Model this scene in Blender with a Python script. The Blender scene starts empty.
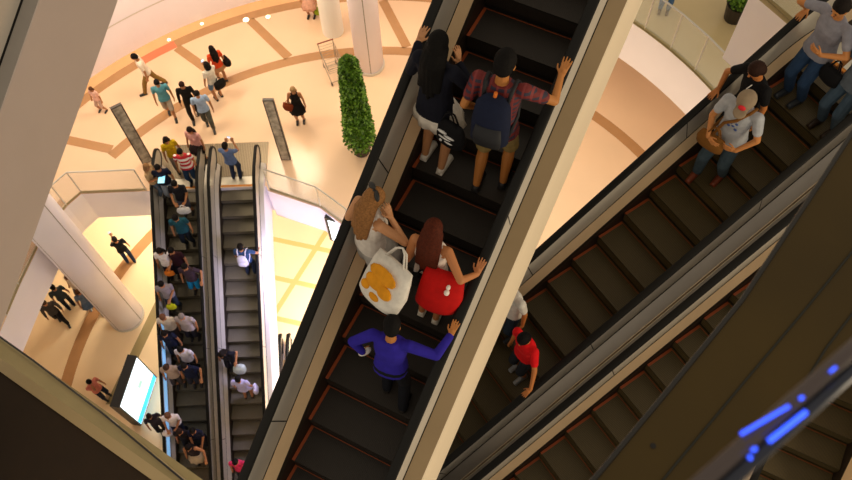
import bpy, bmesh, math, random
from mathutils import Vector, Matrix, Euler
from mathutils.geometry import tessellate_polygon
random.seed(7)
S = bpy.context.scene
COL = S.collection
rad = math.radians
ZO = 26.4                      # lower floor is z = 0, heights below are written relative to the camera
FPX, PITCH, ROLL = 836.24, 62.323, -2.421
TAN = math.tan(rad(30))
Z_LOW, Z_ONE, Z_TWO, Z_LAND = -26.4, -20.9, -16.7, -8.35
CEN = Vector((-1.69, 8.06))    # centre of the round atrium

# ------------------------------------------------------------------ camera
pt, rl = rad(PITCH), rad(ROLL)
_r = Vector((1, 0, 0)); _u = Vector((0, math.sin(pt), math.cos(pt))); FW = Vector((0, math.cos(pt), -math.sin(pt)))
RT = _r * math.cos(rl) + _u * math.sin(rl); UP = -_r * math.sin(rl) + _u * math.cos(rl)
cd = bpy.data.cameras.new('camera'); cam = bpy.data.objects.new('camera', cd); COL.objects.link(cam)
cd.lens = FPX / 852 * 36; cd.sensor_width = 36; cd.clip_start = 0.05; cd.clip_end = 200
cam.matrix_world = Matrix.Translation((0, 0, ZO)) @ Matrix((RT, UP, -FW)).transposed().to_4x4()
cd.dof.use_dof = True; cd.dof.focus_distance = 9.5; cd.dof.aperture_fstop = 2.8
S.camera = cam

def onz(px, py, z):            # where the sight line meets a level, in scene coordinates
    w = FW + RT * ((px - 426) / FPX) - UP * ((py - 240) / FPX)
    w = w * (z / w.z)
    return Vector((w.x, w.y, z + ZO))

ESC = {'A': (29.165, -1.7817, -9.227), 'B': (58.2, -2.6806, -12.687), 'C': (58.2, -0.983, -12.687),
       'R': (0.35, -5.528, -28.308), 'L': (0.35, -7.148, -28.308), 'F': (28.28, -8.038, -9.794), 'E': (29.165, 3.34, -15.0)}
def frame(e):
    s = rad(ESC[e][0])
    return Vector((math.sin(s), math.cos(s), 0)), Vector((math.cos(s), -math.sin(s), 0))
def onesc(e, px, py, h=0.0):   # (lateral, along, z) where the sight line meets the slope h above the step edges
    H, l = frame(e); _, p, q = ESC[e]
    w = FW + RT * ((px - 426) / FPX) - UP * ((py - 240) / FPX)
    n = Vector((-H.x * TAN, -H.y * TAN, 1))
    s = (q + h) / w.dot(n); X = w * s
    return X.dot(l) - p, X.dot(H), X.z
def escpt(e, a, u, h=0.0):     # scene point at lateral a, along u, h above the step edge line
    H, l = frame(e); _, p, q = ESC[e]
    v = l * (p + a) + H * u
    return Vector((v.x, v.y, q + TAN * u + h + ZO))

# ------------------------------------------------------------------ materials
def lin(c):
    if isinstance(c, str):
        c = [int(c[i:i + 2], 16) / 255 for i in (0, 2, 4)]
        return tuple(x / 12.92 if x <= .04045 else ((x + .055) / 1.055) ** 2.4 for x in c)
    return tuple(c)
MC = {}
def mat(name, color, rough=.6, metal=0., spec=.5, noise=0., nscale=8., bump=0., alpha=1., emit=None, estr=1., trans=0.):
    key = name
    if key in MC: return MC[key]
    m = bpy.data.materials.new(name); m.use_nodes = True; nt = m.node_tree; b = nt.nodes['Principled BSDF']
    c = lin(color)
    b.inputs['Base Color'].default_value = (*c, 1); b.inputs['Roughness'].default_value = rough
    b.inputs['Metallic'].default_value = metal; b.inputs['Specular IOR Level'].default_value = spec
    b.inputs['Alpha'].default_value = alpha
    if trans: b.inputs['Transmission Weight'].default_value = trans
    if emit: b.inputs['Emission Color'].default_value = (*lin(emit), 1); b.inputs['Emission Strength'].default_value = estr
    if noise or bump:
        tc = nt.nodes.new('ShaderNodeTexCoord'); n = nt.nodes.new('ShaderNodeTexNoise'); n.inputs['Scale'].default_value = nscale
        n.inputs['Detail'].default_value = 4; nt.links.new(tc.outputs['Object'], n.inputs['Vector'])
        if noise:
            r = nt.nodes.new('ShaderNodeValToRGB'); r.color_ramp.elements[0].position = .3; r.color_ramp.elements[1].position = .7
            r.color_ramp.elements[0].color = (*[x * (1 - noise) for x in c], 1); r.color_ramp.elements[1].color = (*[min(1, x * (1 + noise)) for x in c], 1)
            nt.links.new(n.outputs['Fac'], r.inputs['Fac']); nt.links.new(r.outputs['Color'], b.inputs['Base Color'])
        if bump:
            bp = nt.nodes.new('ShaderNodeBump'); bp.inputs['Strength'].default_value = bump; bp.inputs['Distance'].default_value = .01
            nt.links.new(n.outputs['Fac'], bp.inputs['Height']); nt.links.new(bp.outputs['Normal'], b.inputs['Normal'])
    MC[key] = m
    return m
def striped(name, ca, cb, period, axis='Z', duty=.5, cc=None, period2=None, rough=.7, metal=0., bump=0.):
    """bands across an axis; with cc a second set across X (plaid)"""
    if name in MC: return MC[name]
    m = bpy.data.materials.new(name); m.use_nodes = True; nt = m.node_tree; b = nt.nodes['Principled BSDF']
    b.inputs['Roughness'].default_value = rough; b.inputs['Metallic'].default_value = metal
    tc = nt.nodes.new('ShaderNodeTexCoord'); sp = nt.nodes.new('ShaderNodeSeparateXYZ'); nt.links.new(tc.outputs['Object'], sp.inputs[0])
    def band(ax, per, du):
        d = nt.nodes.new('ShaderNodeMath'); d.operation = 'DIVIDE'; d.inputs[1].default_value = per; nt.links.new(sp.outputs[ax], d.inputs[0])
        f = nt.nodes.new('ShaderNodeMath'); f.operation = 'FRACT'; nt.links.new(d.outputs[0], f.inputs[0])
        g = nt.nodes.new('ShaderNodeMath'); g.operation = 'GREATER_THAN'; g.inputs[1].default_value = du; nt.links.new(f.outputs[0], g.inputs[0])
        return g.outputs[0]
    mx = nt.nodes.new('ShaderNodeMix'); mx.data_type = 'RGBA'; mx.inputs[6].default_value = (*lin(ca), 1); mx.inputs[7].default_value = (*lin(cb), 1)
    o = band(axis, period, duty); nt.links.new(o, mx.inputs[0]); out = mx.outputs[2]
    if cc:
        m2 = nt.nodes.new('ShaderNodeMix'); m2.data_type = 'RGBA'; m2.inputs[7].default_value = (*lin(cc), 1)
        nt.links.new(out, m2.inputs[6]); nt.links.new(band('X', period2 or period, .72), m2.inputs[0]); out = m2.outputs[2]
    nt.links.new(out, b.inputs['Base Color'])
    if bump:
        bp = nt.nodes.new('ShaderNodeBump'); bp.inputs['Strength'].default_value = bump; bp.inputs['Distance'].default_value = .006
        nt.links.new(o, bp.inputs['Height']); nt.links.new(bp.outputs['Normal'], b.inputs['Normal'])
    MC[name] = m
    return m
def cloth(c, pat=None):
    if pat == 'redstripe': return striped('red_white_stripe_cloth', 'c01828', 'efe6e2', .17, 'Z')
    if pat == 'plaid': return striped('plaid_cloth', '6a1414', '2b2438', .06, 'Z', .55, '7c2a2a', .07)
    return mat('cloth_' + c, c, rough=.85, noise=.12, nscale=14, bump=.25, spec=.2)
def skin(c='b07850'): return mat('skin_' + c, c, rough=.5, spec=.35)
def hairm(c='120d0b'): return mat('hair_' + c, c, rough=.75, noise=.3, nscale=60, bump=.4, spec=.15)

M_rubber = mat('handrail_rubber', '0b0a08', rough=.6, spec=.25)
M_steel = mat('brushed_steel', 'd2cdc4', rough=.34, metal=.3, noise=.05, nscale=3)
M_steel_w = mat('warm_deck_steel', 'e6c8a0', rough=.4, metal=.1, noise=.04, nscale=3)
M_outer = mat('bronze_deck_steel', '9a8566', rough=.33, metal=.65, noise=.06, nscale=2)
M_outG = mat('grey_deck_steel', 'a29c96', rough=.33, metal=.5, noise=.05, nscale=2)
M_gap = mat('dark_gap', '0c0a08', rough=.7)
M_skirt = mat('skirt_panel', '2a2018', rough=.5)
M_stripe = mat('orange_step_edge', '93400e', rough=.6)
M_clad = mat('ivory_cladding', 'f2e0c4', rough=.5, noise=.02, nscale=2)
M_cladF = mat('grey_cladding', 'cdc0ba', rough=.5, noise=.02, nscale=2)
M_glass = mat('rail_glass', 'e8f2ea', rough=.04, alpha=.16, spec=.8)
M_brown = mat('bronze_panel', '40310a', rough=.5, spec=.25, noise=.18, nscale=1.2)
M_white = mat('white_plaster', 'f6eef6', rough=.6, noise=.02, nscale=1)
M_black = mat('black_plastic', '0d0d10', rough=.4)

# ------------------------------------------------------------------ object helpers
def tag(o, label=None, cat=None, group=None, kind=None):
    if label: o['label'] = label
    if cat: o['category'] = cat
    if group: o['group'] = group
    if kind: o['kind'] = kind
    return o
def empty(name, loc=(0, 0, 0), rz=0.):
    o = bpy.data.objects.new(name, None); COL.objects.link(o); o.empty_display_size = .2
    o.location = loc; o.rotation_euler = (0, 0, rz); return o
def link(name, bm, mats, parent=None, smooth=False, loc=None, rot=None):
    me = bpy.data.meshes.new(name); bmesh.ops.recalc_face_normals(bm, faces=bm.faces); bm.to_mesh(me); bm.free()
    for m in (mats if isinstance(mats, (list, tuple)) else [mats]): me.materials.append(m)
    if smooth:
        for p in me.polygons: p.use_smooth = True
    o = bpy.data.objects.new(name, me); COL.objects.link(o)
    if parent: o.parent = parent
    if loc is not None: o.location = loc
    if rot is not None: o.rotation_euler = rot
    return o
def B(): return bmesh.new()
def box(bm, lo, hi, mi=0, M=None):
    v = [bm.verts.new((x, y, z)) for z in (lo[2], hi[2]) for y in (lo[1], hi[1]) for x in (lo[0], hi[0])]
    if M:
        for w in v: w.co = M @ w.co
    for q in ((0, 1, 3, 2), (4, 6, 7, 5), (0, 4, 5, 1), (2, 3, 7, 6), (0, 2, 6, 4), (1, 5, 7, 3)):
        f = bm.faces.new([v[i] for i in q]); f.material_index = mi
def basis(d):
    d = d.normalized(); a = Vector((0, 0, 1)) if abs(d.z) < .9 else Vector((0, 1, 0))
    x = a.cross(d).normalized(); return x, d.cross(x)
def tube(bm, pts, r, n=8, cap=True, mi=0, rx=None):
    rings = []; pts = [Vector(p) for p in pts]
    for i, p in enumerate(pts):
        d = (pts[min(i + 1, len(pts) - 1)] - pts[max(i - 1, 0)])
        x, y = basis(d); rr = r[i] if isinstance(r, (list, tuple)) else r
        rings.append([bm.verts.new(p + x * math.cos(2 * math.pi * k / n) * rr + y * math.sin(2 * math.pi * k / n) * rr) for k in range(n)])
    for a, b in zip(rings, rings[1:]):
        for k in range(n):
            f = bm.faces.new((a[k], a[(k + 1) % n], b[(k + 1) % n], b[k])); f.material_index = mi
    if cap:
        bm.faces.new(rings[0][::-1]).material_index = mi; bm.faces.new(rings[-1]).material_index = mi
def sweep(bm, prof, path, closed=True, cap=True, mi=0):
    """prof = [(a, h)], path = [(u, z)]: extrudes the profile along u, lifted by z"""
    rings = [[bm.verts.new((a, u, z + h)) for a, h in prof] for u, z in path]
    n = len(prof)
    for r0, r1 in zip(rings, rings[1:]):
        for k in range(n if closed else n - 1):
            f = bm.faces.new((r0[k], r0[(k + 1) % n], r1[(k + 1) % n], r1[k])); f.material_index = mi
    if cap and closed:
        bm.faces.new(rings[0][::-1]).material_index = mi; bm.faces.new(rings[-1]).material_index = mi
def sphere(bm, c, r, M=None, n=10, m=7):
    """ellipsoid; r = (rx, ry, rz), optional 3x3 rotation M"""
    c = Vector(c); r = (r, r, r) if isinstance(r, (int, float)) else r
    def P(i, j):
        th = math.pi * i / m; ph = 2 * math.pi * j / n
        v = Vector((r[0] * math.sin(th) * math.cos(ph), r[1] * math.sin(th) * math.sin(ph), r[2] * math.cos(th)))
        return bm.verts.new(c + (M @ v if M else v))
    top = P(0, 0); bot = P(m, 0); rows = [[P(i, j) for j in range(n)] for i in range(1, m)]
    for j in range(n):
        k = (j + 1) % n
        bm.faces.new((top, rows[0][j], rows[0][k])); bm.faces.new((bot, rows[-1][k], rows[-1][j]))
        for a, b in zip(rows, rows[1:]): bm.faces.new((a[j], b[j], b[k], a[k]))
def limb(bm, pts, rs, n=10):
    """chain of rounded, tapering segments"""
    for (p, q, a, b) in zip(pts, pts[1:], rs, rs[1:]): tube(bm, [p, q], [a, b], n)
    for p, a in zip(pts, rs): sphere(bm, p, a, n=n)
def loft(bm, rings, n=16):
    """rings = [(centre, rx, ry, x axis, y axis)]"""
    R = []
    for c, rx, ry, X, Y in rings:
        R.append([bm.verts.new(c + X * (rx * math.copysign(abs(math.cos(t)) ** .85, math.cos(t))) + Y * (ry * math.copysign(abs(math.sin(t)) ** .85, math.sin(t))))
                  for t in [2 * math.pi * k / n for k in range(n)]])
    for a, b in zip(R, R[1:]):
        for k in range(n): bm.faces.new((a[k], a[(k + 1) % n], b[(k + 1) % n], b[k]))
    bm.faces.new(R[0][::-1]); bm.faces.new(R[-1])
def remesh(o, vox, smooth=2):
    m = o.modifiers.new('surface', 'REMESH'); m.mode = 'VOXEL'; m.voxel_size = vox; m.use_smooth_shade = True
    if smooth:
        s = o.modifiers.new('relax', 'SMOOTH'); s.factor = .5; s.iterations = smooth
    return o
def copy_tree(o, parent=None):
    c = o.copy(); COL.objects.link(c)
    if parent: c.parent = parent
    for ch in list(o.children): copy_tree(ch, c)
    return c

# ------------------------------------------------------------------ floors and setting
def polyslab(name, outer, holes, ztop, thick, mats, strips=(), fascia_mi=1):
    """level slab with openings; strips = inlaid bands (polygons) 3 mm proud, material 2"""
    bm = B(); loops = [outer] + list(holes)
    flat = [Vector((p[0], p[1], 0)) for lp in loops for p in lp]
    tris = tessellate_polygon([[Vector((p[0], p[1], 0)) for p in lp] for lp in loops])
    z = ztop + ZO
    for dz, rev in ((0, False), (-thick, True)):
        vs = [bm.verts.new((p.x, p.y, z + dz)) for p in flat]
        for t in tris:
            try: bm.faces.new([vs[i] for i in t]).material_index = 0 if dz == 0 else fascia_mi
            except ValueError: pass
    for lp in loops:
        for a, b in zip(lp, lp[1:] + lp[:1]):
            f = bm.faces.new([bm.verts.new((a[0], a[1], z)), bm.verts.new((b[0], b[1], z)), bm.verts.new((b[0], b[1], z - thick)), bm.verts.new((a[0], a[1], z - thick))])
            f.material_index = fascia_mi
    for st_ in strips:
        s, mi = st_[:2]; ez = st_[2] if len(st_) > 2 else 0
        f = bm.faces.new([bm.verts.new((p[0], p[1], z + .004 + ez)) for p in s]); f.material_index = mi
        f.normal_update()
        if f.normal.z < 0: f.normal_flip()
    me = bpy.data.meshes.new(name); bm.to_mesh(me); bm.free()
    for m in mats: me.materials.append(m)
    o = bpy.data.objects.new(name, me); COL.objects.link(o); o['kind'] = 'structure'
    return o
def pol(r, az): return (CEN.x + r * math.sin(rad(az)), CEN.y + r * math.cos(rad(az)))
def arcband(r0, r1, a0, a1, step=3.):
    n = max(1, int((a1 - a0) / step)); out = []
    for i in range(n):
        b, c = a0 + (a1 - a0) * i / n, a0 + (a1 - a0) * (i + 1) / n
        out.append([pol(r0, b), pol(r1, b), pol(r1, c), pol(r0, c)])
    return out
def spoke(r0, az0, r1, az1, w=.3):
    p, q = Vector(pol(r0, az0)), Vector(pol(r1, az1)); d = (q - p).normalized(); n = Vector((-d.y, d.x)) * w / 2
    return [tuple(p + n), tuple(q + n), tuple(q - n), tuple(p - n)]

M_fl1 = mat('cream_stone_floor', 'eeccaa', rough=.16, noise=.03, nscale=.7, spec=.5)
M_band = mat('tan_stone_band', 'b88a5e', rough=.18, noise=.05, nscale=3)
M_ring = mat('peach_stone_border', 'f0bb86', rough=.16, noise=.04, nscale=2)
M_edge = mat('olive_stone_border', '9c8c62', rough=.3, noise=.05, nscale=2)
M_fll = mat('pale_stone_floor', 'f8dfb8', rough=.25, noise=.03, nscale=.7)
M_red = mat('red_stone_band', 'e8805c', rough=.2, noise=.04, nscale=3)

SLOT = (-4.62, 12.95)
void1 = [(-8.06, 12.97), (-10.05, 12.97), (-10.40, 12.57), (-10.95, 11.48), (-11.3, 10.1), (-11.6, 8.62), (-10.6, 7.92), (-5.7, 4.52), (-4.3, 3.5), (-1.2, 3.0),
         (-1.2, 8.5), (-1.6, 10.2), (-2.2, 11.4), (-3.02, 12.15), (-4.55, 12.8), (-4.62, 12.97)]
outer1 = [(-22, 26), (16, 26), (16, -2), (-22, -2)]
st1 = [(s, 2) for s in arcband(9.67, 10.0, -51, 132)] + [(s, 2) for s in arcband(9.93, 10.15, -92, -62)]
st1 += [(s, 2) for s in arcband(11.98, 12.3, -75, -36.5) + arcband(11.98, 12.3, -30.5, 30)] + [(s, 3) for s in arcband(12.3, 12.7, -75, 30)]
st1 += [(s, 4) for s in arcband(11.98, 12.3, -36.5, -30.5)]
for a in ((11.97, -30.6, 10.01, -27), (11.97, -18.5, 10.01, -14.2), (11.97, 2.8, 10.01, 7.7), (11.97, -54, 10.01, -50), (11.97, 24, 10.01, 29)): st1.append((spoke(*a), 2))
# near border of the opening, weaker light there put into the olive stone colour
st1.append(([(-11.6, 8.62), (-10.6, 7.92), (-5.7, 4.52), (-4.3, 3.5), (-4.8, 2.6), (-12.4, 7.9), (-12.6, 8.9)], 5, .006))
M_fasc = mat('white_fascia', 'f6eff2', rough=.55, noise=.02, nscale=1)
polyslab('floor_one', outer1, [void1], Z_ONE, 1.42, [M_fl1, M_fasc, M_band, M_ring, M_red, M_edge], [s for s in st1])
# lower floor
stl = [(s, 2) for s in arcband(10.22, 10.62, -130, 20)]
for k in range(-7, 8):
    stl.append((spoke(5.2, 0, 5.2, 0, .1), 2)) if False else None
gx = [(-6.2, -1.0, 5.5, 13.5)]
for k in range(8):
    x0 = -8.2 + k * 1.5
    a, b = Vector((x0, 6.0)), Vector((x0 + 5.0, 15.0)); d = (b - a).normalized(); n = Vector((-d.y, d.x)) * .09
    stl.append(([tuple(a + n), tuple(b + n), tuple(b - n), tuple(a - n)], 3, .004))
    a, b = Vector((-7.4, 7.2 + k * 1.5)), Vector((1.0, 4.8 + k * 1.5)); d = (b - a).normalized(); n = Vector((-d.y, d.x)) * .09
    stl.append(([tuple(a + n), tuple(b + n), tuple(b - n), tuple(a - n)], 3))
stl = [s for s in stl if s]
stl.append(([(-9.2, 12.6), (-8.85, 12.6), (-10.3, 8.3), (-10.65, 8.3)], 4))
M_grid = mat('yellow_stone_joint', 'e4bf78', rough=.3)
polyslab('floor_lower', [(-30, 40), (20, 40), (20, -10), (-30, -10)], [], Z_LOW, .3, [M_fll, M_fasc, M_band, M_grid, M_edge], stl)
# curved white wall behind the round floor
bm = B(); N = 60
for i in range(N):
    a0, a1 = -78 + 106 * i / N, -78 + 106 * (i + 1) / N
    for r in (12.68, 12.9):
        p, q = pol(r, a0), pol(r, a1)
        bm.faces.new([bm.verts.new((*p, Z_ONE + ZO)), bm.verts.new((*q, Z_ONE + ZO)), bm.verts.new((*q, Z_ONE + ZO + 5.6)), bm.verts.new((*p, Z_ONE + ZO + 5.6))])
    for zz in (1.35, 2.9):     # shadow joints of the panelling
        p, q = pol(12.665, a0), pol(12.665, a1)
        bm.faces.new([bm.verts.new((*p, Z_ONE + ZO + zz)), bm.verts.new((*q, Z_ONE + ZO + zz)), bm.verts.new((*q, Z_ONE + ZO + zz + .05)), bm.verts.new((*p, Z_ONE + ZO + zz + .05))]).material_index = 1
    p, q, p2, q2 = pol(12.68, a0), pol(12.68, a1), pol(12.9, a0), pol(12.9, a1)
    z = Z_ONE + ZO + 5.6
    bm.faces.new([bm.verts.new((*p, z)), bm.verts.new((*q, z)), bm.verts.new((*q2, z)), bm.verts.new((*p2, z))])
tag(link('wall_north', bm, [M_white, mat('panel_joint', 'd8cfc8', rough=.7)]), kind='structure')
# second gallery on the right
g = arcband(9.95, 16.5, 24, 100); outl = [pol(9.95, 24 + 76 * i / 30) for i in range(31)] + [pol(16.5, 100 - 76 * i / 15) for i in range(16)]
M_fl2 = mat('beige_stone_floor', 'cdb78a', rough=.25, noise=.05, nscale=1)
polyslab('floor_two', outl, [], Z_TWO, 1.45, [M_fl2, M_fasc, M_edge], [(s, 2) for s in arcband(9.97, 10.1, 24, 100)])
# landing gallery at the head of the twin escalators
H, l = frame('B')
def BP(a, u): v = l * (ESC['B'][1] + a) + H * u; return (v.x, v.y)
polyslab('floor_landing', [BP(-1.66, 7.9), BP(5, 7.9), BP(5, 13), BP(-1.66, 13)], [], Z_LAND, 1.3, [M_fl2, M_fasc])
# dark unlit gallery floor at the lower left
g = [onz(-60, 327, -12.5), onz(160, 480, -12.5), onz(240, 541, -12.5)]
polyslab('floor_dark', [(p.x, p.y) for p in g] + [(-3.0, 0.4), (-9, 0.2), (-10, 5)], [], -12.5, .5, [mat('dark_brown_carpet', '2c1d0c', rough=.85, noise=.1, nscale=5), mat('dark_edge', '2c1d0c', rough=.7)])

a, b = onz(-60, 327, -12.5), onz(240, 541, -12.5); d = (b - a).normalized(); n = Vector((-d.y, d.x, 0))
if n.y < 0: n = -n
bm = B(); vs = [bm.verts.new(v + Vector((0, 0, z))) for z in (-.5, .03) for v in (a - n * .02, b - n * .02, b + n * .14, a + n * .14)]
for q in ((0, 1, 2, 3), (4, 5, 6, 7), (0, 1, 5, 4), (1, 2, 6, 5), (2, 3, 7, 6), (3, 0, 4, 7)): bm.faces.new([vs[i] for i in q])
tag(link('trim_1', bm, mat('beige_edge_trim', 'b5a078', rough=.4)), kind='structure')
# round columns
def column(name, x, y, r, z0, z1, azs):
    bm = B(); tube(bm, [(x, y, z0 + ZO), (x, y, z1 + ZO)], r, 40)
    o = link(name, bm, M_white, smooth=False)
    for p in o.data.polygons: p.use_smooth = len(p.vertices) == 4
    bm = B(); tube(bm, [(x, y, z0 + ZO), (x, y, z0 + ZO + .1)], r + .03, 40); c = link('base_ring', bm, M_steel, o)
    bm = B()
    for az in azs:
        s, cc = math.sin(rad(az)), math.cos(rad(az)); n = Vector((-cc, s, 0)) * .012
        p = Vector((x + s * (r + .002), y + cc * (r + .002), 0))
        bm.faces.new([bm.verts.new(p + n + Vector((0, 0, z0 + ZO))), bm.verts.new(p - n + Vector((0, 0, z0 + ZO))), bm.verts.new(p - n + Vector((0, 0, z1 + ZO))), bm.verts.new(p + n + Vector((0, 0, z1 + ZO)))])
    link('panel_seam', bm, mat('seam_grey', '9a8f84'), o)
    return o
c1 = onz(370, 65, Z_ONE); tag(column('column', c1.x, c1.y, .44, Z_ONE, Z_ONE + 9, (175, 10)), 'round white column behind the tall green tree on the cream floor', 'column')
c2 = onz(127, 316, Z_LOW); tag(column('column', c2.x, c2.y, .57, Z_LOW, Z_LOW + 13, (110, 200)), 'thick white column rising from the lower floor at the left', 'column')
bm = B(); p = onz(333, 40, Z_ONE); tube(bm, [(p.x, p.y + .4, p.z), (p.x, p.y + .4, p.z + 5)], .35, 24)
tag(link('column', bm, mat('bright_white_paint', 'f4f2ea', rough=.4)), 'slim pale post just left of the round white column', 'column')

for i, (x_, y_, r_) in enumerate(((169, 40, .05), (202, 24, .05), (246, 20, .09), (268, 17, .07))):  # glare on the glossy floor, put in as glowing discs
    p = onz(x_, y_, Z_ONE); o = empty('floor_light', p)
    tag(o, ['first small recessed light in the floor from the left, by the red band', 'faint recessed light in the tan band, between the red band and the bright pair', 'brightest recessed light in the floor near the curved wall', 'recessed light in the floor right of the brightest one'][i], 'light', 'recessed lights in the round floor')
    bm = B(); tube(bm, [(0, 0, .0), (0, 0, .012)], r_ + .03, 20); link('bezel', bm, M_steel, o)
    bm = B(); tube(bm, [(0, 0, .012), (0, 0, .016)], r_, 20); link('lens', bm, mat('warm_lens_glow', 'ffe8b0', emit='ffe2a0', estr=6), o)  # glowing disc standing in for the floor glare, not a real lens
# ------------------------------------------------------------------ glass railings
def railing(label, pts, z, h=1.1, post_every=1.6, railm=M_steel, group=None, r=.025, kick=None):
    """pts = plan points of the foot; glass panes with posts, top rail and foot channel"""
    o = empty('glass_railing', (pts[0][0], pts[0][1], z + ZO)); tag(o, label, 'railing', group)
    P = [Vector((p[0] - pts[0][0], p[1] - pts[0][1], 0)) for p in pts]
    bm = B(); tube(bm, [p + Vector((0, 0, h)) for p in P], r); link('top_rail', bm, railm, o, smooth=True)
    bm = B(); tube(bm, [p + Vector((0, 0, .04)) for p in P], .035, 4); link('foot_channel', bm, M_edge, o)
    for a, b in zip(P, P[1:]):
        L = (b - a).length; n = max(1, round(L / post_every))
        for i in range(n):
            p, q = a.lerp(b, i / n), a.lerp(b, (i + 1) / n); d = (q - p).normalized() * .02; nn = Vector((-d.y, d.x, 0)) * .3
            bm = B()
            vs = [bm.verts.new(v) for s in (-1, 1) for v in (p + d + nn * s + Vector((0, 0, .08)), q - d + nn * s + Vector((0, 0, .08)), q - d + nn * s + Vector((0, 0, h - .03)), p + d + nn * s + Vector((0, 0, h - .03)))]
            bm.faces.new(vs[:4]); bm.faces.new(vs[4:])
            for k in range(4): bm.faces.new((vs[k], vs[(k + 1) % 4], vs[4 + (k + 1) % 4], vs[4 + k]))
            link('glass_pane', bm, M_glass, o)
            bm = B(); tube(bm, [p, p + Vector((0, 0, h))], .022, 6); link('post', bm, M_steel, o)
    bm = B(); tube(bm, [P[-1], P[-1] + Vector((0, 0, h))], .022, 6); link('post', bm, M_steel, o)
    return o
railing('glass railing left of the crowded escalator, around the opening corner', [(-8.15, 13.02), (-10.05, 13.02), (-10.42, 12.6), (-10.98, 11.5), (-11.33, 10.1), (-11.5, 9.2)], Z_ONE)
railing('glass railing with slanting panes right of the emptier escalator', [(-4.5, 12.86), (-3.0, 12.2), (-2.15, 11.45), (-1.55, 10.25), (-1.15, 8.5)], Z_ONE)
railing('black-topped glass railing along the olive border at lower left', [(-12.6, 8.9), (-11.5, 8.5)] + [tuple(onz(x, y, Z_ONE)[:2]) for x, y in ((52, 375), (119, 426), (202, 495), (300, 572))], Z_ONE, railm=M_black, post_every=2.4)
railing('glass railing on the curved gallery above the white fascia at upper right', [pol(10.02, 24 + 5 * i) for i in range(14)], Z_TWO, h=1.25, post_every=9)
railing('short glass railing beside the landing at the upper right corner', [BP(-1.6, 12), BP(-1.6, 7.97), BP(-.9, 7.97)], Z_LAND)

# ------------------------------------------------------------------ escalators
def step_mesh(tread, riser, hw=.5):
    bm = B()
    box(bm, (-hw, .0, -.16), (hw, .42, 0), 0)
    # riser face set at the front, slightly bowed
    n = 5
    for i in range(n):
        z0, z1 = -.235 * i / n, -.235 * (i + 1) / n; y0, y1 = .03 * math.sin(math.pi * .5 * i / n), .03 * math.sin(math.pi * .5 * (i + 1) / n)
        f = bm.faces.new([bm.verts.new(v) for v in ((-hw, y0 - .004, z0), (hw, y0 - .004, z0), (hw, y1 - .004, z1), (-hw, y1 - .004, z1))]); f.material_index = 1
    me = bpy.data.meshes.new('step'); bm.to_mesh(me); bm.free()
    for m in (tread, riser): me.materials.append(m)
    bm = B(); outl_ = [(-hw, -.002), (-hw + .034, -.002), (-hw + .034, .390), (hw, .390), (hw, .398), (-hw, .398)]
    va, vb = [bm.verts.new((x, y, .003)) for x, y in outl_], [bm.verts.new((x, y, -.01)) for x, y in outl_]
    bm.faces.new(va); bm.faces.new(vb[::-1])
    for q in range(6): bm.faces.new((va[q], vb[q], vb[(q + 1) % 6], va[(q + 1) % 6]))
    ms = bpy.data.meshes.new('edge_stripe'); bm.to_mesh(ms); bm.free(); ms.materials.append(M_stripe)
    return me, ms
def tread_mat(name, a, b): return striped(name, a, b, .018, 'X', .5, rough=.55, bump=.5)
M_tA = tread_mat('ribbed_tread_dark', '261d14', '15100b'); M_rA = mat('riser_dark', '0f0c0a', rough=.6)
M_tB = tread_mat('ribbed_tread_olive', '564824', '362c14'); M_tL = tread_mat('ribbed_tread_grey', '7c7460', '4c4636')
M_rR = mat('riser_brown_line', '2a0f08', rough=.6)

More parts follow.
